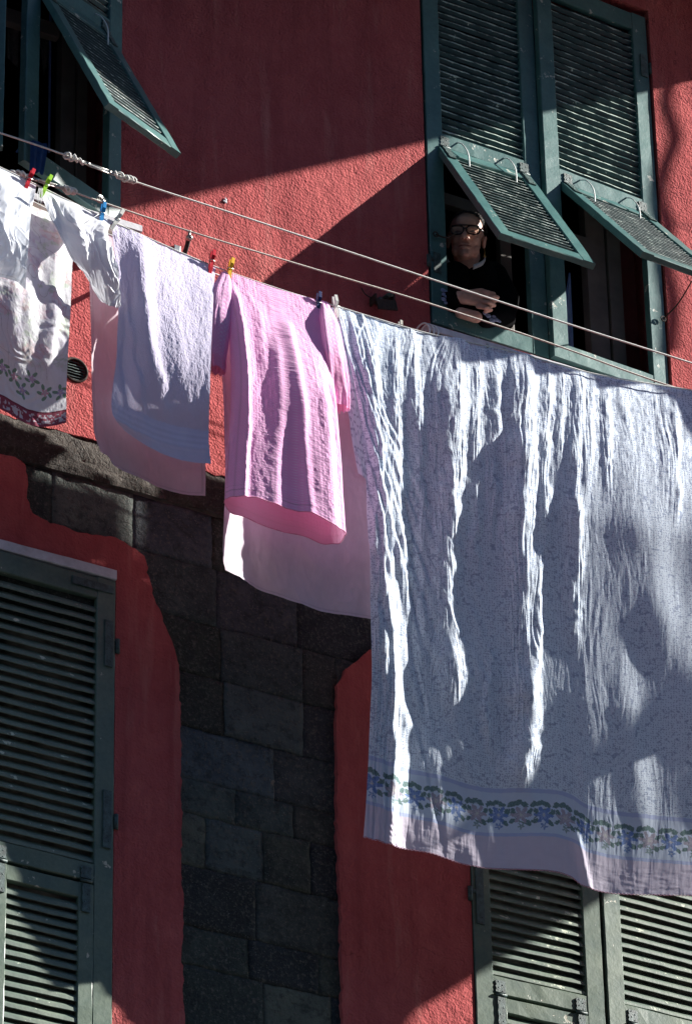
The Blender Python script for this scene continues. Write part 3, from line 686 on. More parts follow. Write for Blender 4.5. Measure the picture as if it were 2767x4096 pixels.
def sheet_col(s, t, a, b, u, v):
    base = rgb(.79, .89, 1.0); ink = rgb(.16, .22, .40)
    c = np.ones(s.shape+(3,))*base
    q = SH-b+.012*np.sin(a*5.)                       # height above the hem
    body = (q > .375)[..., None]; k = (vine_pattern(a, b)*.85)[..., None]
    c = np.where(body, c*(1-k)+ink*k, c)
    band = (q > .165)&(q < .355); c = np.where(band[..., None], rgb(.70, .80, .94), c)
    for z0, z1 in ((.352, .372), (.15, .166)):
        m_ = (q > z0)&(q < z1); st = .5+.5*np.sin((q-z0)*900); c = np.where(m_[..., None], rgb(.48, .58, .86)*(1-.3*st[..., None])+.24*st[..., None], c)
    c = np.where((q < .15)[..., None], rgb(.74, .68, .80), c)  # mauve hem: red wall's bounce on white cloth, put into the colour
    per = .092; x = np.mod(a+.01, 2*per); y = q
    def paint(m_, col): 
        nonlocal c; c = np.where((m_&(q > .168)&(q < .335))[..., None], rgb(*col)*.84+rgb(.74, .80, .90)*.16, c)
    wob = .0035*vn(a*180, b*180, 61)
    xx = x+wob; yy = y+.0035*vn(a*180+40, b*180, 62)
    stem = np.abs(yy-(.245+.035*np.sin(xx/per*math.pi)))<.0028; paint(stem, (.10, .20, .16))
    for ox in (0, per):
        blue = ox == 0
        for (cx, cy, rx, ry, an) in ((.012, .305, .020, .012, .5), (.040, .300, .018, .012, -.6), (.062, .262, .021, .010, 1.0), (.078, .300, .017, .011, .9), (.055, .215, .019, .010, -.8), (.085, .222, .015, .009, .6), (.088, .268, .014, .009, -1.2)):
            for sh in (0, -2*per, 2*per): 
                d = disc(xx, yy, cx+ox+sh, cy, rx, ry, an); paint(d < .95, (.05, .15, .13)); paint((d < .95)&(np.abs(np.sin((xx+yy)*520)) < .25), (.22, .36, .34))
        for sh in (0, -2*per, 2*per):
            f = flower(xx, yy, .028+ox+sh, .250, .043, 6, .4)
            pc = (.10, .22, .56) if blue else (.40, .36, .44); lc = (.30, .42, .74) if blue else (.62, .56, .62)
            paint(f < 1, pc); paint((f < .62)&(np.sin(np.arctan2(yy-.252, xx-.028-ox-sh)*12) > 0), lc); paint(f < .22, (.66, .66, .60))
            f = flower(xx, yy, .030+ox+sh, .198, .017, 5, 1.); paint(f < 1, (.14, .28, .58) if blue else (.22, .34, .34)); paint(f < .3, (.62, .66, .7))
    return c
m_sheet = m_cloth('printed_cotton_sheet', .14, 700, .0005)
sheet = empty('bed_sheet', V(1345, 1230, float(YL(1345)))); tag(sheet, 'huge crinkled white and blue sprig patterned sheet with a floral border, hanging at the right', 'bed sheet', G)
def setp(o, p): 
    o.parent = p; o.matrix_parent_inverse = p.matrix_basis.inverted() if p.matrix_basis else Matrix(); return o
def reparent(o, p):
    o.parent = p; o.matrix_parent_inverse = Matrix.Translation(-p.location); return o
R_edge = [(3210, 1643), (3215, 2200), (3220, 2900), (3230, 3606)]
L_edge = [(1345, 1228), (1372, 1330), (1434, 1613), (1465, 1923), (1484, 2336), (1486, 2749), (1470, 3110), (1453, 3348)]
B_edge = [(1453, 3348), (1500, 3366), (1558, 3389), (1734, 3420), (1919, 3466), (2177, 3484), (2270, 3507), (2343, 3554), (2487, 3577), (2767, 3586), (3230, 3606)]
o = cloth('front_layer', [p for p in front_px if 1344 < p[0] < 3000]+[(3210, 1643)], B_edge, L_edge, R_edge, 920, 1040, sheet_depth, sheet_disp, sheet_col, m_sheet, SW, SH)
reparent(o, sheet)
# scalloped edging along the hem
nS = 160
me = o.data; co = np.empty(len(me.vertices)*3, np.float32); me.vertices.foreach_get('co', co); co = co.reshape(1040, 920, 3); hemrow = co[-1]
bm = BM(); lens = np.concatenate([[0], np.cumsum(np.linalg.norm(np.diff(hemrow, axis=0), axis=1))]); tt = 0
while tt < lens[-1]-.016:
    a0 = Vector([np.interp(tt, lens, hemrow[:, k]) for k in range(3)]); a1 = Vector([np.interp(tt+.015, lens, hemrow[:, k]) for k in range(3)])
    pts = [a0.lerp(a1, k/6)+Vector((0, 0, -.0045*math.sin(math.pi*k/6))) for k in range(7)]; tube(bm, pts, .0017, 4, False); tt += .015
reparent(obj('scalloped_edging', bm, m_plain('mauve_thread', (.55, .36, .46), .9), None, True), sheet)
# the sheet's doubled back layer showing past its left edge
def bdisp(s, t, a, b, u, v): return .010*np.sin(s*13+1.5*vn(s*3, t*4, 71))+.0022*fbm(a*50, b*9, 72, 3)
o = cloth('back_layer', [(1330, 1222), (1420, 1262), (1560, 1310)], [(1432, 1895), (1478, 1930), (1640, 1990)], [(1330, 1222), (1352, 1400), (1385, 1620), (1402, 1760), (1432, 1895)], [(1560, 1310), (1580, 1500), (1620, 1760), (1640, 1990)],
          90, 260, lambda s, t: -.03-.02*t, bdisp, lambda s, t, a, b, u, v: sheet_col(s, t, a, b*.3, u, v)*1.02, m_sheet, .22, .72)
reparent(o, sheet)

# --- pale cloth behind the shirt
def d_soft(seed, amp=.018, fx=2.6, fine=.0009):
    def f(s, t, a, b, u, v):
        return amp*vn(a*fx+.4*b+seed, b*1.2, seed)*ss(0, .25, t)+amp*.35*vn(a*9+b, b*3, seed+1)*ss(0, .2, t)+fine*fbm(a*60, b*36, seed+2, 3)
    return f
def hemmed(c, W, H):
    def f(s, t, a, b, u, v):
        e = np.minimum(np.minimum(a, W-a), H-b); k = np.exp(-((e-.013)/.0022)**2)*.22+(e < .012)*.05
        stn = .04*fbm(a*7, b*7, 301, 3)+.03*fbm(a*90, b*25, 302, 2)
        return rgb(*c)*(1-k+stn)[..., None]
    return f
def hem_disp(a, b, W, H): e = np.minimum(np.minimum(a, W-a), H-b); return .0022*(e < .012)-.0012*np.exp(-((e-.014)/.002)**2)
m_plaincl = m_cloth('thin_cotton', .30, 600, .0004)
m_terry = m_cloth('terry_cotton', .12, 420, .0026)
cloth('hanging_cloth', [(880, 1120), (1130, 1196), (1362, 1262), (1560, 1312)], [(897, 2284), (990, 2330), (1080, 2372), (1250, 2432), (1480, 2476), (1560, 2490)],
      [(880, 1120), (884, 1500), (888, 1900), (886, 2200), (897, 2284)], [(1560, 1312), (1560, 1700), (1560, 2100), (1560, 2490)], 240, 420,
      lambda s, t: .03*np.sin(np.pi*t)+.06*s*t-.02*t, lambda s, t, a, b, u, v: d_soft(81, .022)(s, t, a, b, u, v)+.006*np.sin((a*3.2-b*1.4)*6)*ss(.6, .95, t)*(1-s*.5)+hem_disp(a, b, .8, 1.3)+.0022*(1-2*np.abs(vn(a*9+b*3, b*7-a*5, 311)))+.0011*(1-2*np.abs(vn(a*26-b*8, b*19+a*5, 312))),
      hemmed((.88, .78, .88), .8, 1.3), m_plaincl, .8, 1.3, 'large pale lilac cloth hanging behind the pink shirt', 'cloth', G, yline=YD)
# --- pale pink cloth behind the lavender towel
cloth('hanging_cloth', [(345, 905), (500, 962), (700, 1030), (845, 1086)], [(400, 1805), (430, 1832), (460, 1870), (560, 1921), (700, 1965), (822, 1983)],
      [(345, 905), (352, 1100), (362, 1400), (374, 1700), (400, 1805)], [(845, 1086), (830, 1400), (826, 1700), (822, 1983)], 200, 360,
      lambda s, t: -.035*ss(0, .3, t)-.02*t+.03*np.exp(-(s/.05)**2)*ss(.05, .2, t), lambda s, t, a, b, u, v: d_soft(91, .018, 3.5)(s, t, a, b, u, v)+.006*np.exp(-((s-.08)/.04)**2)+hem_disp(a, b, .55, .95)+.0022*(1-2*np.abs(vn(a*9+b*3, b*7-a*5, 321)))+.0011*(1-2*np.abs(vn(a*26-b*8, b*19+a*5, 322))), hemmed((.88, .74, .80), .55, .95), m_plaincl, .55, .95,
      'dusty pink cloth showing past the left side and hem of the lavender towel', 'cloth', G, yline=YD)
# --- lavender towel
def tow_disp(s, t, a, b, u, v):
    d = d_soft(101, .014, 4)(s, t, a, b, u, v)
    for p, w, amp in (([(480, 1150), (520, 1450), (585, 1750)], 26, .016), ([(560, 1000), (590, 1350), (640, 1600), (680, 1800)], 34, .014), ([(455, 1100), (470, 1500), (505, 1720)], 16, .008), ([(690, 1150), (720, 1500), (730, 1800)], 40, .006)):
        d = d+ridge(u, v, p, w, amp)
    up = np.clip(1-t*1.2, .25, 1)
    return d+.00085*fbm(a*210, b*170, 105, 2)*(.35+.65*up)+.0008*fbm(a*60, b*20, 106, 2)+.002*np.exp(-((t-.93)/.012)**2)
cloth('towel', [(446, 880), (640, 976), (862, 1070)], [(493, 1722), (585, 1786), (688, 1832), (770, 1850), (840, 1858)], [(446, 880), (455, 1050), (461, 1234), (459, 1430), (445, 1640), (493, 1722)], [(862, 1070), (850, 1200), (838, 1500), (832, 1750), (840, 1858)],
      340, 560, lambda s, t: .07*np.sin(np.pi*np.clip(t*1.2, 0, 1))*ss(0, .4, s)+.05*s*ss(.2, .8, t)-.012*ss(.3, 1, t), tow_disp, lambda s, t, a, b, u, v: flat_((.84, .79, 1.0))(s, t, a, b, u, v)*(1-.05*np.cos(b*260)*(np.abs(t-.9) < .05))[..., None],
      m_terry, .44, .86, 'lavender terry towel between the white peg and a red peg', 'towel', G)
# --- floral towel
def flo_col(s, t, a, b, u, v):
    c = np.ones(s.shape+(3,))*rgb(.94, .96, 1.0); q = .92-b
    sw = fbm(a*20, b*18, 111, 4); sw2 = fbm(a*22+9, b*20, 112, 4); sw3 = fbm(a*15, b*15+4, 113, 4)
    for f, lo, hi, col in ((sw, .12, .34, (.50, .66, .46)), (sw2, .14, .36, (.86, .56, .64)), (-sw3, .18, .42, (.62, .58, .74))):
        k = (ss(lo, hi, f)*(.35+.5*(fbm(a*70, b*70, 119, 2) > -.1)))[..., None]*.62*ss(.20, .3, q)[..., None]; c = c*(1-k)+rgb(*col)*k
    scr = np.abs(np.sin(14*fbm(a*7, b*7, 115, 2))) < .10; c = np.where((scr&(q > .2))[..., None], c*.75, c)
    for i in range(9):
        cx, cy = .03+.052*i+.012*math.sin(i*5), .16+.035*math.sin(i*2.3)
        for k in range(5):
            d = disc(a, q, cx+.022*math.cos(k*1.3+i), cy+.024*math.sin(k*1.3+i), .014, .007, k*1.1+i); c = np.where((d < 1)[..., None], rgb(.26, .42, .30), c)
        f = flower(a, q, cx, cy, .018, 5, i); c = np.where((f < 1)[..., None], rgb(*((.62, .44, .68), (.78, .44, .54), (.46, .40, .68))[i % 3]), c); c = np.where((f < .5)[..., None], rgb(.74, .60, .68), c)
    bd = q < .058; fl = fbm(a*110, b*110, 117, 2) > .08
    c = np.where(bd[..., None], np.where((fl&(q > .010)&(q < .050))[..., None], rgb(.74, .68, .74), rgb(.36, .085, .13)), c)
    return np.where(((q > .058)&(q < .064))[..., None], rgb(.20, .02, .05), c)
def flo_disp(s, t, a, b, u, v):
    d = d_soft(121, .014, 4)(s, t, a, b, u, v)
    for p, w, amp in (([(225, 950), (215, 1300), (180, 1560)], 30, .018), ([(120, 1100), (110, 1500)], 36, .012), ([(60, 1000), (45, 1500)], 30, .010)): d = d+ridge(u, v, p, w, amp)
    return d+.0011*np.sin(14*fbm(a*7, b*7, 115, 2))+.0003*fbm(a*90, b*90, 124, 2)
cloth('towel', [(-160, 700), (60, 795), (200, 850), (300, 890)], [(-160, 1560), (0, 1640), (90, 1685), (150, 1702), (200, 1704), (264, 1692)], [(-160, 700), (-160, 1100), (-160, 1560)], [(300, 890), (296, 1030), (286, 1250), (270, 1480), (264, 1692)],
      300, 560, lambda s, t: .05*np.sin(np.pi*t)+.02*s*t-.05*ss(.4, 1, t), flo_disp, flo_col, m_cloth('embossed_towel_cotton', .16, 300, .0007), .48, .92,
      'embossed floral towel with a maroon border hem, at the left edge behind the white cloths', 'towel', G, yline=YD)
# --- thin white cloths
m_sheer = m_cloth('sheer_white_cotton', .22, 500, .0004)
m_sheer.node_tree.nodes['Principled BSDF'].inputs['Roughness'].default_value = .45
m_sheer.node_tree.nodes['Principled BSDF'].inputs['Specular IOR Level'].default_value = .5
def crump(seed, amp=.008):
    def f(s, t, a, b, u, v):
        w = fbm(a*8, b*6, seed, 2); rot = a*.8+b*.6
        e = np.abs(vn(a*15+w*2, rot*10+w, seed+1)); e2 = np.abs(vn(rot*34+w*3, b*22-a*9, seed+5)); e3 = np.abs(vn(a*60+w*3, rot*44, seed+7))
        return (amp*.75*(1-1.8*e)+amp*.30*(1-2*e2)+amp*.12*(1-2*e3))*ss(0, .12, t)+amp*1.0*vn(a*6, b*3, seed+3)*ss(0, .2, t)
    return f
cloth('white_cloth', [(-150, 598), (0, 668), (146, 738)], [(-150, 1070), (0, 1110), (60, 1124), (104, 1156)], [(-150, 598), (-150, 820), (-150, 1070)], [(146, 738), (124, 860), (112, 1000), (104, 1156)],
      240, 340, lambda s, t: .05*np.sin(np.pi*t)+.05*s*t, lambda s, t, a, b, u, v: crump(131, .0055)(s, t, a, b, u, v)+ridge(u, v, [(15, 780), (20, 1000)], 24, .012), hemmed((.88, .93, 1.0), .3, .45), m_sheer, .3, .45, 'smooth white cloth at the left edge hanging from a red peg', 'cloth', G)
cloth('white_cloth', [(152, 742), (290, 808), (400, 862), (447, 884)], [(392, 1196), (420, 1218), (455, 1232), (482, 1226)], [(152, 742), (190, 850), (232, 930), (282, 1035), (335, 1110), (392, 1196)], [(447, 884), (428, 940), (452, 1010), (474, 1090), (482, 1226)],
      260, 380, lambda s, t: .05*np.sin(np.pi*t)*(.3+s)+.04*t, lambda s, t, a, b, u, v: crump(141, .007)(s, t, a, b, u, v)+ridge(u, v, [(300, 900), (330, 1020), (345, 1150)], 22, .022)+ridge(u, v, [(405, 960), (420, 1060), (455, 1150)], 16, .018), hemmed((.90, .94, 1.0), .3, .42), m_sheer, .3, .42,
      'crumpled thin white cloth gathered between the lime and the blue peg', 'cloth', G)
# frayed threads from the knotted corner
bm = BM()
for k in range(6): tube(bm, spline([P(155+3*k, 752, -.5), P(150+4*k+random.uniform(-3, 3), 775+random.uniform(0, 12), -.5), P(148+5*k, 800+random.uniform(-6, 14), -.5)], 6), .0012, 4)
tag(obj('loose_thread', bm, M['white_string'], None, True), 'white frayed threads dangling beside the lime peg', 'thread')
bm = BM(); tube(bm, spline([P(395, 855, -.52), P(365, 875, -.53), P(336, 894, -.52)], 6), .0012, 4)
tag(obj('loose_thread', bm, M['white_string'], None, True), 'single white thread pulled straight left of the blue peg', 'thread')

# --- pink shirt: body tube and two sleeves
shirt = empty('nightshirt', V(1080, 1140, -.5)); tag(shirt, 'pink dotted short sleeved nightshirt hanging upside between the yellow and navy pegs'.replace('hanging upside', 'hanging'), 'shirt', G)
m_pink = m_cloth('pink_dotted_seersucker', .16, 500, .0014, grid=True)
_nt = m_pink.node_tree; _b = _nt.nodes['Principled BSDF']; _src = _b.inputs['Base Color'].links[0].from_socket
_geo = _nt.nodes.new('ShaderNodeNewGeometry'); _mx = mixc(_nt, _geo.outputs['Backfacing'], (1.0, .48, .66), _src); _nt.links.new(_mx, _b.inputs['Base Color'])  # inside face more saturated: light bouncing within the shirt, put into the colour
nu, nv = 520, 620
th = np.linspace(0, 2*np.pi, nu, endpoint=False)[None, :]; t = np.linspace(0, 1, nv)[:, None]
tl, tr = P(893, 1084, float(YL(893))), P(1300, 1212, float(YL(1300)))
bl, br = P(905, 1990, -.56), P(1382, 2150, -.62)
sh = 1-2*np.abs(((th/np.pi+.5) % 2)/2*1.0-.5) # placeholder, replaced below
xs = -np.cos(th); ys = np.sin(th)                 # xs -1 left .. +1 right ; ys > 0 front
xs = np.sign(xs)*np.abs(xs)**.62; ysf = np.sign(ys)*np.abs(ys)**.75
ctr = (tl+tr)[None, None]/2*(1-t[..., None])+(bl+br)[None, None]/2*t[..., None]
half = (tr-tl)[None, None]/2*(1-t[..., None])+(br-bl)[None, None]/2*t[..., None]
wmod = 1-.05*np.sin(np.pi*t)*1.0
dep = .012+.034*ss(.02, .55, t)+.010*t
XYZ = ctr+half*(xs*wmod)[..., None]
a = (th/(2*np.pi))*.95*np.ones_like(t); b = t*1.02*np.ones_like(th)
fold = np.zeros((nv, nu))
X01 = (xs+1)/2*np.ones_like(t)
for c0, c1, w, amp, t0, t1 in ((.07, .10, .035, .022, .03, .98), (.30, .24, .04, .006, .08, .5), (.55, .62, .05, .014, .12, .97), (.80, .86, .05, .010, .4, 1.), (.42, .36, .05, .007, .25, 1.), (.95, .97, .03, .010, .35, 1.0)):
    c = c0+(c1-c0)*t+.012*vn(t*7, t*0+c0*9, 5); x = (X01-c)/w; f = ss(t0, t0+.12, t)*(1-ss(t1-.12, t1+.01, t)) if t1 < .9 else ss(t0, t0+.12, t)
    fold += amp*f*np.where(x < 0, np.exp(-(x/1.4)**2), np.exp(-(x*1.1)**2))
fr = ys > 0
disp_ = fold*fr+.014*vn(X01*4+1, t*2.2+0*th, 201)*ss(.05, .3, t)+.0015*fbm(a*46+2*vn(a*12, b*5, 3), b*9, 202, 3)+.0012*fbm(a*90, b*60, 204, 2)
yo = -(ysf*dep)-disp_*np.where(fr, 1, .4)
XYZ[..., 1] += yo-.03*np.sin(np.pi*t)
XYZ[..., 2] -= (np.where(ys < 0, .018, 0)*(-ysf)*ss(.85, 1, t))+(.007*np.sin(a*24)+.004*np.sin(a*61+1)+.012*np.sin(np.pi*X01)*np.where(ys > 0, -.6, 1.))*ss(.9, 1, t)
XYZ[..., 2] += -.012*np.sin(np.pi*X01)*(1-ss(0, .2, t))
def pinkcol(a, b, hot=0.):
    cx = np.sin(a*2*np.pi/.011); cy = np.sin(b*2*np.pi/.011); dt = ss(.25, .75, cx*cy)[..., None]
    c = rgb(.96, .50, .82)*(1-dt)+rgb(1.0, .76, .94)*dt
    return c*(1-hot)+rgb(.95, .30, .50)*hot
bc = pinkcol(a, b); sm_ = np.exp(-((t-.972)/.0025)**2)*.3+np.exp(-((t-.955)/.0015)**2)*.15+np.exp(-((np.abs(xs)-.93)/.012)**2)*.15; bc = bc*(1-sm_*np.ones_like(th))[..., None]
o = bpy.data.objects.new('body', grid_mesh('body', XYZ, np.stack([a, b], -1), bc, True)); C.objects.link(o); o.data.materials.append(m_pink); reparent(o, shirt)
hem = XYZ[-1]; bm = BM(); tube(bm, [Vector(p) for p in hem[::4]], .0018, 6, closed=True); reparent(obj('hem_edging', bm, m_plain('rose_trim', (.85, .34, .50), .9), None, True), shirt)
def sleeve(pth, widths, deps, seed, hot_from=.82):
    n1, n2 = 120, 150; tt = np.linspace(0, 1, n2)[:, None]; al = np.linspace(0, 2*np.pi, n1, endpoint=False)[None, :]
    c = np.array(spline(pth, n2)); w = np.interp(tt[:, 0], np.linspace(0, 1, len(widths)), widths)[:, None]; d = np.interp(tt[:, 0], np.linspace(0, 1, len(deps)), deps)[:, None]
    x = -np.cos(al); x = np.sign(x)*np.abs(x)**.7; y = np.sin(al)
    Q = np.repeat(c[:, None, :], n1, 1); puff = 1+.10*np.sin(al*3+seed+3*tt)+.07*np.sin(al*7+2*seed)+.10*np.sin(al*11+seed)*ss(.75, .95, tt)
    Q[..., 0] += x*w*puff; Q[..., 1] -= y*d*puff; Q[..., 2] += .006*np.sin(al*9+seed)*ss(.9, 1, tt)-x*w*.25
    aa = al/(2*np.pi)*.3*np.ones_like(tt); bb = tt*.3*np.ones_like(al)
    Q[..., 1] -= .003*fbm(aa*50, bb*18, int(seed), 3)
    hot = ss(hot_from, hot_from+.06, tt)[..., None]*.35*np.ones_like(al)[..., None]
    col = pinkcol(aa, bb, hot)
    o = bpy.data.objects.new('sleeve', grid_mesh('sleeve', Q, np.stack([aa, bb], -1), col, True)); C.objects.link(o); o.data.materials.append(m_pink)
    return reparent(o, shirt)
sleeve([P(905, 1095, -.50), P(890, 1180, -.52), P(878, 1290, -.53), P(868, 1400, -.52), P(864, 1480, -.51)], [.018, .044, .052, .044, .036], [.010, .022, .026, .024, .022], 1.)
sleeve([P(1300, 1212, -.53), P(1314, 1290, -.56), P(1330, 1400, -.58), P(1342, 1510, -.58), P(1348, 1625, -.56)], [.020, .042, .046, .050, .044], [.010, .024, .028, .030, .026], 4., .55)

# ---------------------------------------------------------------- pegs
def peg(u, v, colour, tilt, label, dy=-.012, scale=1.0, lean=0.):
    r = empty('clothes_peg', V(u, v, float(YL(u))+dy)); r.rotation_euler = (R(lean), R(tilt), 0); r.scale = (scale,)*3; tag(r, label, 'peg', 'clothes pegs on the front line')
    for s in (-1, 1):
        bm = BM(); pts = [(.0, .040), (.004, .042), (.007, .020), (.0045, .004), (.0055, -.022), (.004, -.046), (.0, -.046), (.0008, -.02), (.0015, .0), (.0, .004)]
        prof = [((s*(p[0]+.0008+(.004 if p[1] > .015 else 0))), p[1]) for p in pts]
        f = [bm.verts.new((-.0058, y, z)) for y, z in prof]; b_ = [bm.verts.new((.0058, y, z)) for y, z in prof]
        bm.faces.new(f); bm.faces.new(b_[::-1])
        for i in range(len(f)): bm.faces.new((f[i], f[(i+1) % len(f)], b_[(i+1) % len(f)], b_[i]))
        bmesh.ops.bevel(bm, geom=[e for e in bm.edges if abs(e.verts[0].co.x-e.verts[1].co.x) < 1e-6], offset=.0006, segments=1, affect='EDGES')
        obj('prong', bm, PEG[colour], r)
    bm = BM(); tube(bm, [(-.0085, -.0075, .003), (-.0085, .0075, .003), (.0085, .0075, .003), (.0085, -.0075, .003)], .0011, 5, closed=True)
    tube(bm, [(-.0075, 0, .004), (.0075, 0, .004)], .003, 7); obj('spring', bm, M['steel'], r, True)
    return r
for a in ((116, 718, 'red', 16, 'red peg with tilted top holding the leftmost white cloth'), (184, 742, 'lime', 18, 'lime green peg between the two white cloths'), (408, 856, 'blue', 5, 'bright blue peg just below the metal ring'),
          (468, 878, 'white', 24, 'white peg at the left corner of the lavender towel'), (846, 1046, 'red', 6, 'red peg standing upright at the right corner of the lavender towel'), (920, 1078, 'yellow', 7, 'yellow peg at the left shoulder of the pink shirt'),
          (1272, 1214, 'navy', 2, 'navy blue peg at the right shoulder of the pink shirt'), (1344, 1230, 'white', -12, 'greyish white peg clamping the left corner of the big sheet')):
    peg(a[0], a[1], a[2], a[3], a[4], lean=8, scale=1.22)
for u, v, l in ((1600, 1318, 'grey wooden peg tip poking above the sheet below the iron bracket'), (1945, 1412, 'wooden peg tip above the sheet, left of the last one'), (2012, 1430, 'rightmost wooden peg tip above the edge of the sheet')):
    p = peg(u, v, 'wood', 3, l, dy=.02)
    p['group'] = 'wooden pegs behind the sheet'

# ---------------------------------------------------------------- the woman at the window
def union(name, build, voxel, m, parent, smooth_it=6):
    bm = BM(); build(bm); o = obj(name, bm, m)
    md = o.modifiers.new('r', 'REMESH'); md.mode = 'VOXEL'; md.voxel_size = voxel
    sm = o.modifiers.new('s', 'SMOOTH'); sm.factor = .5; sm.iterations = smooth_it
    dg = bpy.context.evaluated_depsgraph_get(); me = bpy.data.meshes.new_from_object(o.evaluated_get(dg)); bpy.data.objects.remove(o)
    o = bpy.data.objects.new(name, me); C.objects.link(o); me.materials.clear(); me.materials.append(m)
    me.polygons.foreach_set('use_smooth', [True]*len(me.polygons))
    if parent: reparent(o, parent)
    return o
def capsule(bm, pts, rs, n=14):
    pts = [Vector(p) for p in pts]; tube(bm, pts, 0, n, True, rs); ball(bm, pts[0], rs[0]*.995, 2); ball(bm, pts[-1], rs[-1]*.995, 2)
HC = V(1864, 952, .095)                     # head centre
fwd = Vector((-.545, -.79, -.27)).normalized(); rt = Vector((0, 0, 1)).cross(fwd).normalized()   # rt: the woman's left .. image right
rt = -rt if rt.x < 0 else rt
upv = fwd.cross(rt); upv = -upv if upv.z < 0 else upv
roll = R(-4); r2 = rt*math.cos(roll)+upv*math.sin(roll); u2 = upv*math.cos(roll)-rt*math.sin(roll)
HM = Matrix(((r2.x, -fwd.x, u2.x, HC.x), (r2.y, -fwd.y, u2.y, HC.y), (r2.z, -fwd.z, u2.z, HC.z), (0, 0, 0, 1)))   # local: x right, -y forward, z up
person = empty('person', V(1880, 1180, .12)); tag(person, 'woman with glasses and short grey hair in a black sweater leaning out of the window', 'person')
def hp(x, y, z): return HM @ Vector((x, y, z))
def hball(bm, x, y, z, rx, ry, rz, sub=3, rot=None):
    m_ = HM @ Matrix.Translation((x, y, z)) @ (rot or Matrix()) @ Matrix.Diagonal((rx, ry, rz, 1)); bmesh.ops.create_icosphere(bm, subdivisions=sub, radius=1, matrix=m_)
wr = P(1838, 1192, -.045); kn = P(1925, 1205, -.07)
def hand_parts(bm):
    capsule(bm, [P(1770, 1215, .03), P(1838, 1188, -.04)], [.036, .028])
    # palm
    m0, m1 = Vector(P(1850, 1187, -.045)), Vector(P(1912, 1190, -.06))
    for dz, r_ in ((.018, .019), (0, .021), (-.020, .019)): capsule(bm, [m0+Vector((0, 0, dz*.7)), m1+Vector((0, -.003, dz*1.25))], [r_, r_*.88])
    # fingers curled towards the viewer and back
    for k, (du, dv, l) in enumerate(((0, -22, 1.0), (6, -3, 1.05), (0, 17, .98), (-10, 36, .82))):
        b0 = P(1915+du*.3, 1188+dv, -.062); b1 = P(1953+du, 1192+dv*1.02, -.088); b2 = P(1976+du*1.2-8*(1-l), 1203+dv*.98, -.075); b3 = P(1950+du, 1212+dv*.95, -.066)
        capsule(bm, [b0, b1], [.0118, .0108]); capsule(bm, [b1, b2], [.0105, .0092]); capsule(bm, [b2, b3], [.0092, .0078])
    # thumb and forefinger reaching up to the right
    capsule(bm, [P(1875, 1172, -.05), P(1925, 1163, -.07)], [.0155, .0125]); capsule(bm, [P(1925, 1163, -.07), P(1955, 1172, -.08), P(1975, 1174, -.08)], [.012, .0105, .0085])
    capsule(bm, [P(1920, 1175, -.065), P(1962, 1186, -.088), P(1990, 1188, -.085)], [.012, .0105, .0085])
    # the other forearm lying below
    capsule(bm, [P(1905, 1268, -.03), P(1840, 1250, -.02)], [.026, .024])
def body_build(bm):
    hball(bm, 0, .012, .035, .074, .092, .082); hball(bm, 0, -.008, -.02, .064, .078, .080); hball(bm, 0, -.030, -.062, .046, .050, .046); hball(bm, 0, -.068, -.090, .025, .024, .020)
    for s in (-1, 1):
        hball(bm, s*.036, -.052, -.022, .024, .026, .026); hball(bm, s*.030, -.072, .020, .026, .014, .010); hball(bm, s*.040, -.034, -.066, .020, .028, .026)
        hball(bm, s*.076, .012, -.012, .009, .019, .031); hball(bm, s*.080, .016, .004, .008, .016, .015)
        hball(bm, s*.0115, -.096, -.031, .009, .011, .008)
    hball(bm, 0, -.070, .050, .045, .022, .030)
    capsule(bm, [hp(0, -.083, .014), hp(0, -.098, -.010), hp(0, -.108, -.026)], [.0085, .0105, .0125])
    hball(bm, 0, -.085, -.055, .025, .011, .0060); hball(bm, 0, -.083, -.068, .022, .012, .0072); hball(bm, 0, -.074, -.046, .022, .014, .012)
    capsule(bm, [hp(0, .012, -.05), Vector(P(1872, 1078, .14)), Vector(P(1880, 1130, .19))], [.058, .056, .062])
    capsule(bm, [Vector(P(1880, 1120, .2)), Vector(P(1905, 1215, .24))], [.09, .11])
    capsule(bm, [Vector(P(1850, 1140, .2)), Vector(P(1765, 1180, .12)), P(1770, 1215, .03)], [.06, .042, .036])
    hand_parts(bm)
body = union('body', body_build, .0026, M['skin'], person, 5)
def sweater_build(bm):
    capsule(bm, [Vector(P(1885, 1118, .185)), Vector(P(1915, 1230, .25)), Vector(P(1925, 1330, .28))], [.112, .14, .15])
    capsule(bm, [Vector(P(1820, 1110, .17)), Vector(P(1772, 1165, .11)), Vector(P(1762, 1222, .05)), Vector(P(1815, 1197, -.018))], [.075, .062, .055, .040])
    capsule(bm, [Vector(P(1960, 1110, .19)), Vector(P(2015, 1200, .15)), Vector(P(2010, 1275, .05)), Vector(P(1935, 1278, -.005))], [.078, .068, .056, .040])
    capsule(bm, [Vector(P(1850, 1090, .165)), Vector(P(1935, 1090, .17))], [.06, .06])
sw = union('sweater', sweater_build, .007, M['sweater'], person, 4)
# knitted patches on the sleeves
bm = BM()
for (u, v, r_, y) in [(1772, 1160, .013, -.005), (1782, 1166, .011, -.006), (1776, 1178, .012, -.014), (1786, 1186, .010, -.02), (1774, 1196, .013, -.02), (1782, 1210, .010, -.02),
                  (1940, 1252, .013, -.045), (1952, 1262, .014, -.045), (1968, 1280, .015, -.045), (1984, 1278, .012, -.045), (1975, 1266, .010, -.045), (1996, 1284, .009, -.042)]:
    bm = BM(); ball(bm, P(u, v, y), r_, 2, (1, .35, .8)); reparent(obj('knit_patch', bm, M['patch'], None, True), person)
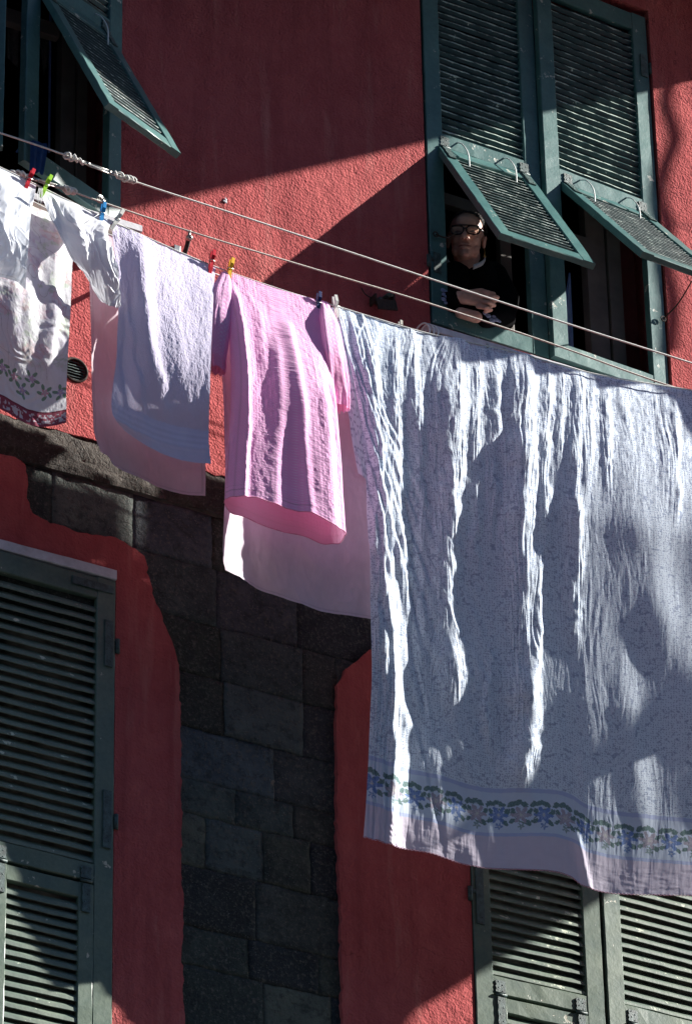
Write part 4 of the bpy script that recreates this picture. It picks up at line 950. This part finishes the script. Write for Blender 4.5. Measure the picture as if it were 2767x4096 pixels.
# collar
for s in (-1, 1):
    bm = BM(); pts = [hp(s*.082, .02, -.075), hp(s*.070, -.020, -.108), hp(s*.036, -.052, -.135)]; ins = [p+Vector((0, .006, -.022)) for p in pts]
    q = spline(pts, 9); w = spline(ins, 9); A = [bm.verts.new(p) for p in q]; B_ = [bm.verts.new(p) for p in w]
    for i in range(8): bm.faces.new((A[i], A[i+1], B_[i+1], B_[i]))
    o = obj('collar', bm, M['collar'], None, True); md = o.modifiers.new('s', 'SOLIDIFY'); md.thickness = .003; reparent(o, person)
# hair swept back
bm = BM(); hair_n = 170
bmesh.ops.create_uvsphere(bm, u_segments=48, v_segments=32, radius=1)
for v in list(bm.verts):
    x, y, z = v.co
    keep = (z > .50 and y > -.70) or y > .05 and z > -.35 or (z > .80)
    if not keep: bm.verts.remove(v); continue
    r_ = 1+.035*float(vn(np.array(x*14.), np.array(z*5.+y*9), 9))
    v.co = HM @ Vector((x*.082*r_, .016+y*.100*r_, .030+z*.094*r_))
for k in range(hair_n):
    a_ = random.uniform(-1.5, 1.5); z_ = random.uniform(.2, 1); x0 = math.sin(a_)*.078*math.sqrt(max(.05, 1-z_*z_*.8)); 
    p0 = (x0, -.055*math.cos(a_)*(1-z_*.5)+.0, .035+.082*z_); p1 = (x0*1.12, p0[1]+.05, p0[2]+.014); p2 = (x0*1.1, p0[1]+.10, p0[2]-.005)
    tube(bm, [hp(*q) for q in spline([p0, p1, p2], 6)], .0011, 3, False)
reparent(obj('hair', bm, M['hair'], None, True), person)
# eyes: almost closed lids
for s in (-1, 1):
    bm = BM(); hball(bm, s*.031, -.066, .006, .0145, .012, .0075, 2); reparent(obj('eyelid', bm, M['lips'], None, True), person)
    bm = BM(); tube(bm, [hp(s*(.018+.026*k/6), -.0805+.006*(k/6)**2, .004-.0015*math.sin(math.pi*k/6)) for k in range(7)], .0014, 5); reparent(obj('lash', bm, M['hair'], None, True), person)
bm = BM(); tube(bm, [hp(.027*math.cos(k), -.0945+.008*abs(math.cos(k))**2, -.0615-.003*abs(math.cos(k))) for k in np.linspace(math.pi, 0, 9)], .0022, 5)
for s in (-1, 1): hball(bm, s*.0085, -.1065, -.0385, .0045, .0050, .0030, 1)
reparent(obj('mouth_line', bm, M['lips'], None, True), person)
# glasses
gl = bm = BM()
for s in (-1, 1):
    pts = []
    for k in range(28):
        t_ = 2*math.pi*k/28; cx_, cz_ = math.cos(t_), math.sin(t_); rx_, rz_ = .0275, .0185
        pts.append(hp(s*.0335+rx_*math.copysign(abs(cx_)**.75, cx_), -.104+.010*abs(s*.0335+rx_*cx_)/.06, .004+rz_*math.copysign(abs(cz_)**.8, cz_)))
    tube(bm, pts, .0038, 6, closed=True)
    tube(bm, [hp(s*.061, -.094, .012), hp(s*.077, -.05, .012), hp(s*.082, .01, .008)], .0030, 6)
tube(bm, [hp(-.060, -.098, .021), hp(-.03, -.104, .024), hp(.0, -.107, .0235), hp(.03, -.104, .024), hp(.060, -.098, .021)], .0026, 6); tube(bm, [hp(-.0075, -.104, .006), hp(.0, -.108, .010), hp(.0075, -.104, .006)], .0028, 6)
g_ = reparent(obj('glasses', gl, M['glasses'], None, True), person)
for s in (-1, 1):
    bm = BM(); c_ = bm.verts.new(hp(s*.0335, -.1035, .004)); ring = [bm.verts.new(hp(s*.0335+.0265*math.cos(t_), -.1015, .004+.0175*math.sin(t_))) for t_ in np.linspace(0, 6.283, 25)[:-1]]
    for i in range(24): bm.faces.new((c_, ring[i], ring[(i+1) % 24]))
    reparent(obj('lens', bm, M['lens'], None, True), person)
bm = BM(); tube(bm, [hp(.079, .006, -.046), hp(.081, .004, -.062), hp(.080, .002, -.075)], .0012, 5); ball(bm, hp(.080, .002, -.080), .0055, 2)
reparent(obj('earring', bm, M['gold'], None, True), person)

# blue cloth hanging over the sill rail at the upper left
bm = BM(); g = []
prof = [(0, .03, .02), (0, -.06, .03), (0, -.10, -.02), (0, -.105, -.10), (0, -.10, -.19)]
for j, p in enumerate(spline(prof, 22)):
    for i in range(16):
        g.append(bm.verts.new((float(P(62+5.6*i*(1-.35*j/21), 560, -.1)[0])+.0, p[1]-.13+.004*math.sin(i*1.1), 12.36+p[2]*.8+.004*math.sin(i*.9+j*.2))))
for j in range(21):
    for i in range(15): bm.faces.new((g[j*16+i], g[j*16+i+1], g[(j+1)*16+i+1], g[(j+1)*16+i]))
tag(obj('cleaning_cloth', bm, M['bluecloth'], None, True), 'dark blue cloth draped over the bottom rail of the upper left shutter', 'cloth')

# ---------------------------------------------------------------- out of frame: ground, and objects added for their shade, such as the balcony above
bm = BM(); s_ = 400
f = [bm.verts.new(p) for p in ((-s_, -s_, 0), (s_, -s_, 0), (s_, s_, 0), (-s_, s_, 0))]; bm.faces.new(f)
tag(obj('ground', bm, M['pave']), kind='structure')
SUN = Vector((-1, .34, -.58)).normalized()
bal = empty('occluder', (0, 0, 15)); tag(bal, 'concrete balcony added out of view to shade the upper wall', 'occluder')  # added and unseen; sized so its shadow edge crosses the upper wall
X1 = -.625+(15.0-12.461)/.60
bm = BM(); box(bm, -7, X1, -1.76, -.002, 0, .16, .004); obj('slab', bm, M['concrete'], bal)
bm = BM()
for k in range(60):
    x = -6.9+k*.18
    if x < X1-.05: tube(bm, [(x, -1.68, .16), (x, -1.68, 1.1)], .012, 6)
tube(bm, [(-6.9, -1.68, 1.1), (X1-.05, -1.68, 1.1)], .02, 6); tube(bm, [(X1-.05, -1.68, 1.1), (X1-.05, -.01, 1.1)], .02, 6)
obj('railing', bm, M['iron'], bal, True)
# cable hanging from the balcony end, its shadow falls on the sunlit wall at the right
def shadow_caster(u, v, o):
    w = Vector(P(u, v, 0)); return w-SUN*(o/SUN.y)
bm = BM(); pts = [shadow_caster(u, v, .9) for u, v in ((2712, 60), (2700, 240), (2672, 340), (2662, 420), (2690, 510), (2695, 570), (2655, 680), (2640, 800), (2670, 900), (2660, 1050), (2690, 1200), (2680, 1400))]
tube(bm, spline(pts, 80), .016, 7); tag(obj('hanging_cable', bm, M['cable'], None, True), 'loose cable hanging in front of the wall beyond the right window', 'cable')

# added cloths, unseen right of the frame, outlined so their shadow darkens the lower wall
def shade_sheet(top, bottom, o, label, name='bed_sheet'):
    T, B = pl(top, 70), pl(bottom, 70); nj = 50; XYZ = np.zeros((nj, 70, 3)); off = np.array(SUN)*(o/SUN.y)
    for i in range(70):
        for j in range(nj):
            t = j/(nj-1); u, v = T[i]*(1-t)+B[i]*t; XYZ[j, i] = P(u, v, 0)-off
    S_, T_ = np.meshgrid(np.linspace(0, 1, 70), np.linspace(0, 1, nj)); XYZ[..., 1] -= .05*np.sin(S_*16)*T_
    me = grid_mesh(name, XYZ, np.stack([S_*3, T_*2], -1), np.ones((nj, 70, 3))*.75); o_ = bpy.data.objects.new(name, me); C.objects.link(o_); me.materials.append(m_plaincl_opaque); tag(o_, label, name.replace('_', ' '))
    if name != 'bed_sheet': return
    bm = BM(); a, b = Vector(XYZ[0, 0]), Vector(XYZ[0, -1]); d = (b-a).normalized(); q = [Vector(p) for p in XYZ[0, ::4]]; tube(bm, [q[0]-d*.05]+q+[q[-1]+d*1.5], .004, 6)
    tag(obj('clothesline', bm, M['rope'], None, True), 'added rope carrying the unseen shade sheet beyond the right window', 'clothesline')
m_plaincl_opaque = m_cloth('plain_white_cotton', .05, 600, .0004)
shade_sheet([(-60, 1800), (200, 1868), (560, 1962)], [(-60, 2150), (250, 2250), (560, 2340)], 1.3, 'plain pillowcase added out of view to shade the stone band', 'shadecloth')
shade_sheet([(630, 1845), (1400, 2060), (2400, 2420), (3400, 2820)], [(390, 3978), (560, 3920), (695, 3876), (738, 3866), (790, 4230), (1680, 4230), (1800, 3992), (1905, 3930), (2390, 3562), (2800, 3240), (3400, 2980)], 1.15, 'plain white sheet added out of view to shade the lower wall')

# ---------------------------------------------------------------- light, sky, camera
w = bpy.data.worlds.new('World'); sc.world = w; w.use_nodes = True; nt = w.node_tree
opp = empty('building', (-8, -16, 0)); tag(opp, 'plain tall building added out of view across the street to block low sky', 'building')  # added and unseen; blocks the low sky to deepen the shade
bm = BM(); box(bm, -34, 32, -12, 0, 0, 19.5)
obj('wall', bm, m_plain('grey_blue_render', (.07, .085, .11), .9, .2, .5), opp)
bm = BM(); box(bm, -34.4, 32.4, -12.4, .5, 19.5, 19.8)
obj('roof', bm, m_plain('slate_roof', (.07, .07, .08), .8, .2, .5), opp)
sky = N(nt, 'ShaderNodeTexSky', sky_type='NISHITA'); sky.sun_disc = False
sky.sun_elevation = math.asin(-SUN.z); sky.sun_rotation = math.atan2(-SUN.x, -SUN.y); sky.air_density = 1.0; sky.dust_density = .1; sky.ozone_density = 3.2
bg = nt.nodes['Background']; bg.inputs['Strength'].default_value = .15; L(nt, sky.outputs[0], bg.inputs['Color'])
ld = bpy.data.lights.new('sun', 'SUN'); ld.energy = 12.5; ld.angle = R(.53); ld.color = (1, .955, .89)
so = bpy.data.objects.new('sun', ld); C.objects.link(so); so.rotation_euler = SUN.to_track_quat('-Z', 'Y').to_euler(); so.location = (4, -3, 16)
cd = bpy.data.cameras.new('camera'); co_ = bpy.data.objects.new('camera', cd); C.objects.link(co_); sc.camera = co_
cd.sensor_fit = 'HORIZONTAL'; cd.sensor_width = 36; cd.lens = 36*FPX/2767; cd.clip_end = 1000; cd.clip_start = .1
co_.matrix_world = Matrix(((Rv[0], Uv[0], -Fv[0], CAM[0]), (Rv[1], Uv[1], -Fv[1], CAM[1]), (Rv[2], Uv[2], -Fv[2], CAM[2]), (0, 0, 0, 1)))
sc.view_settings.view_transform = 'Standard'; sc.view_settings.look = 'None'; sc.view_settings.exposure = 0
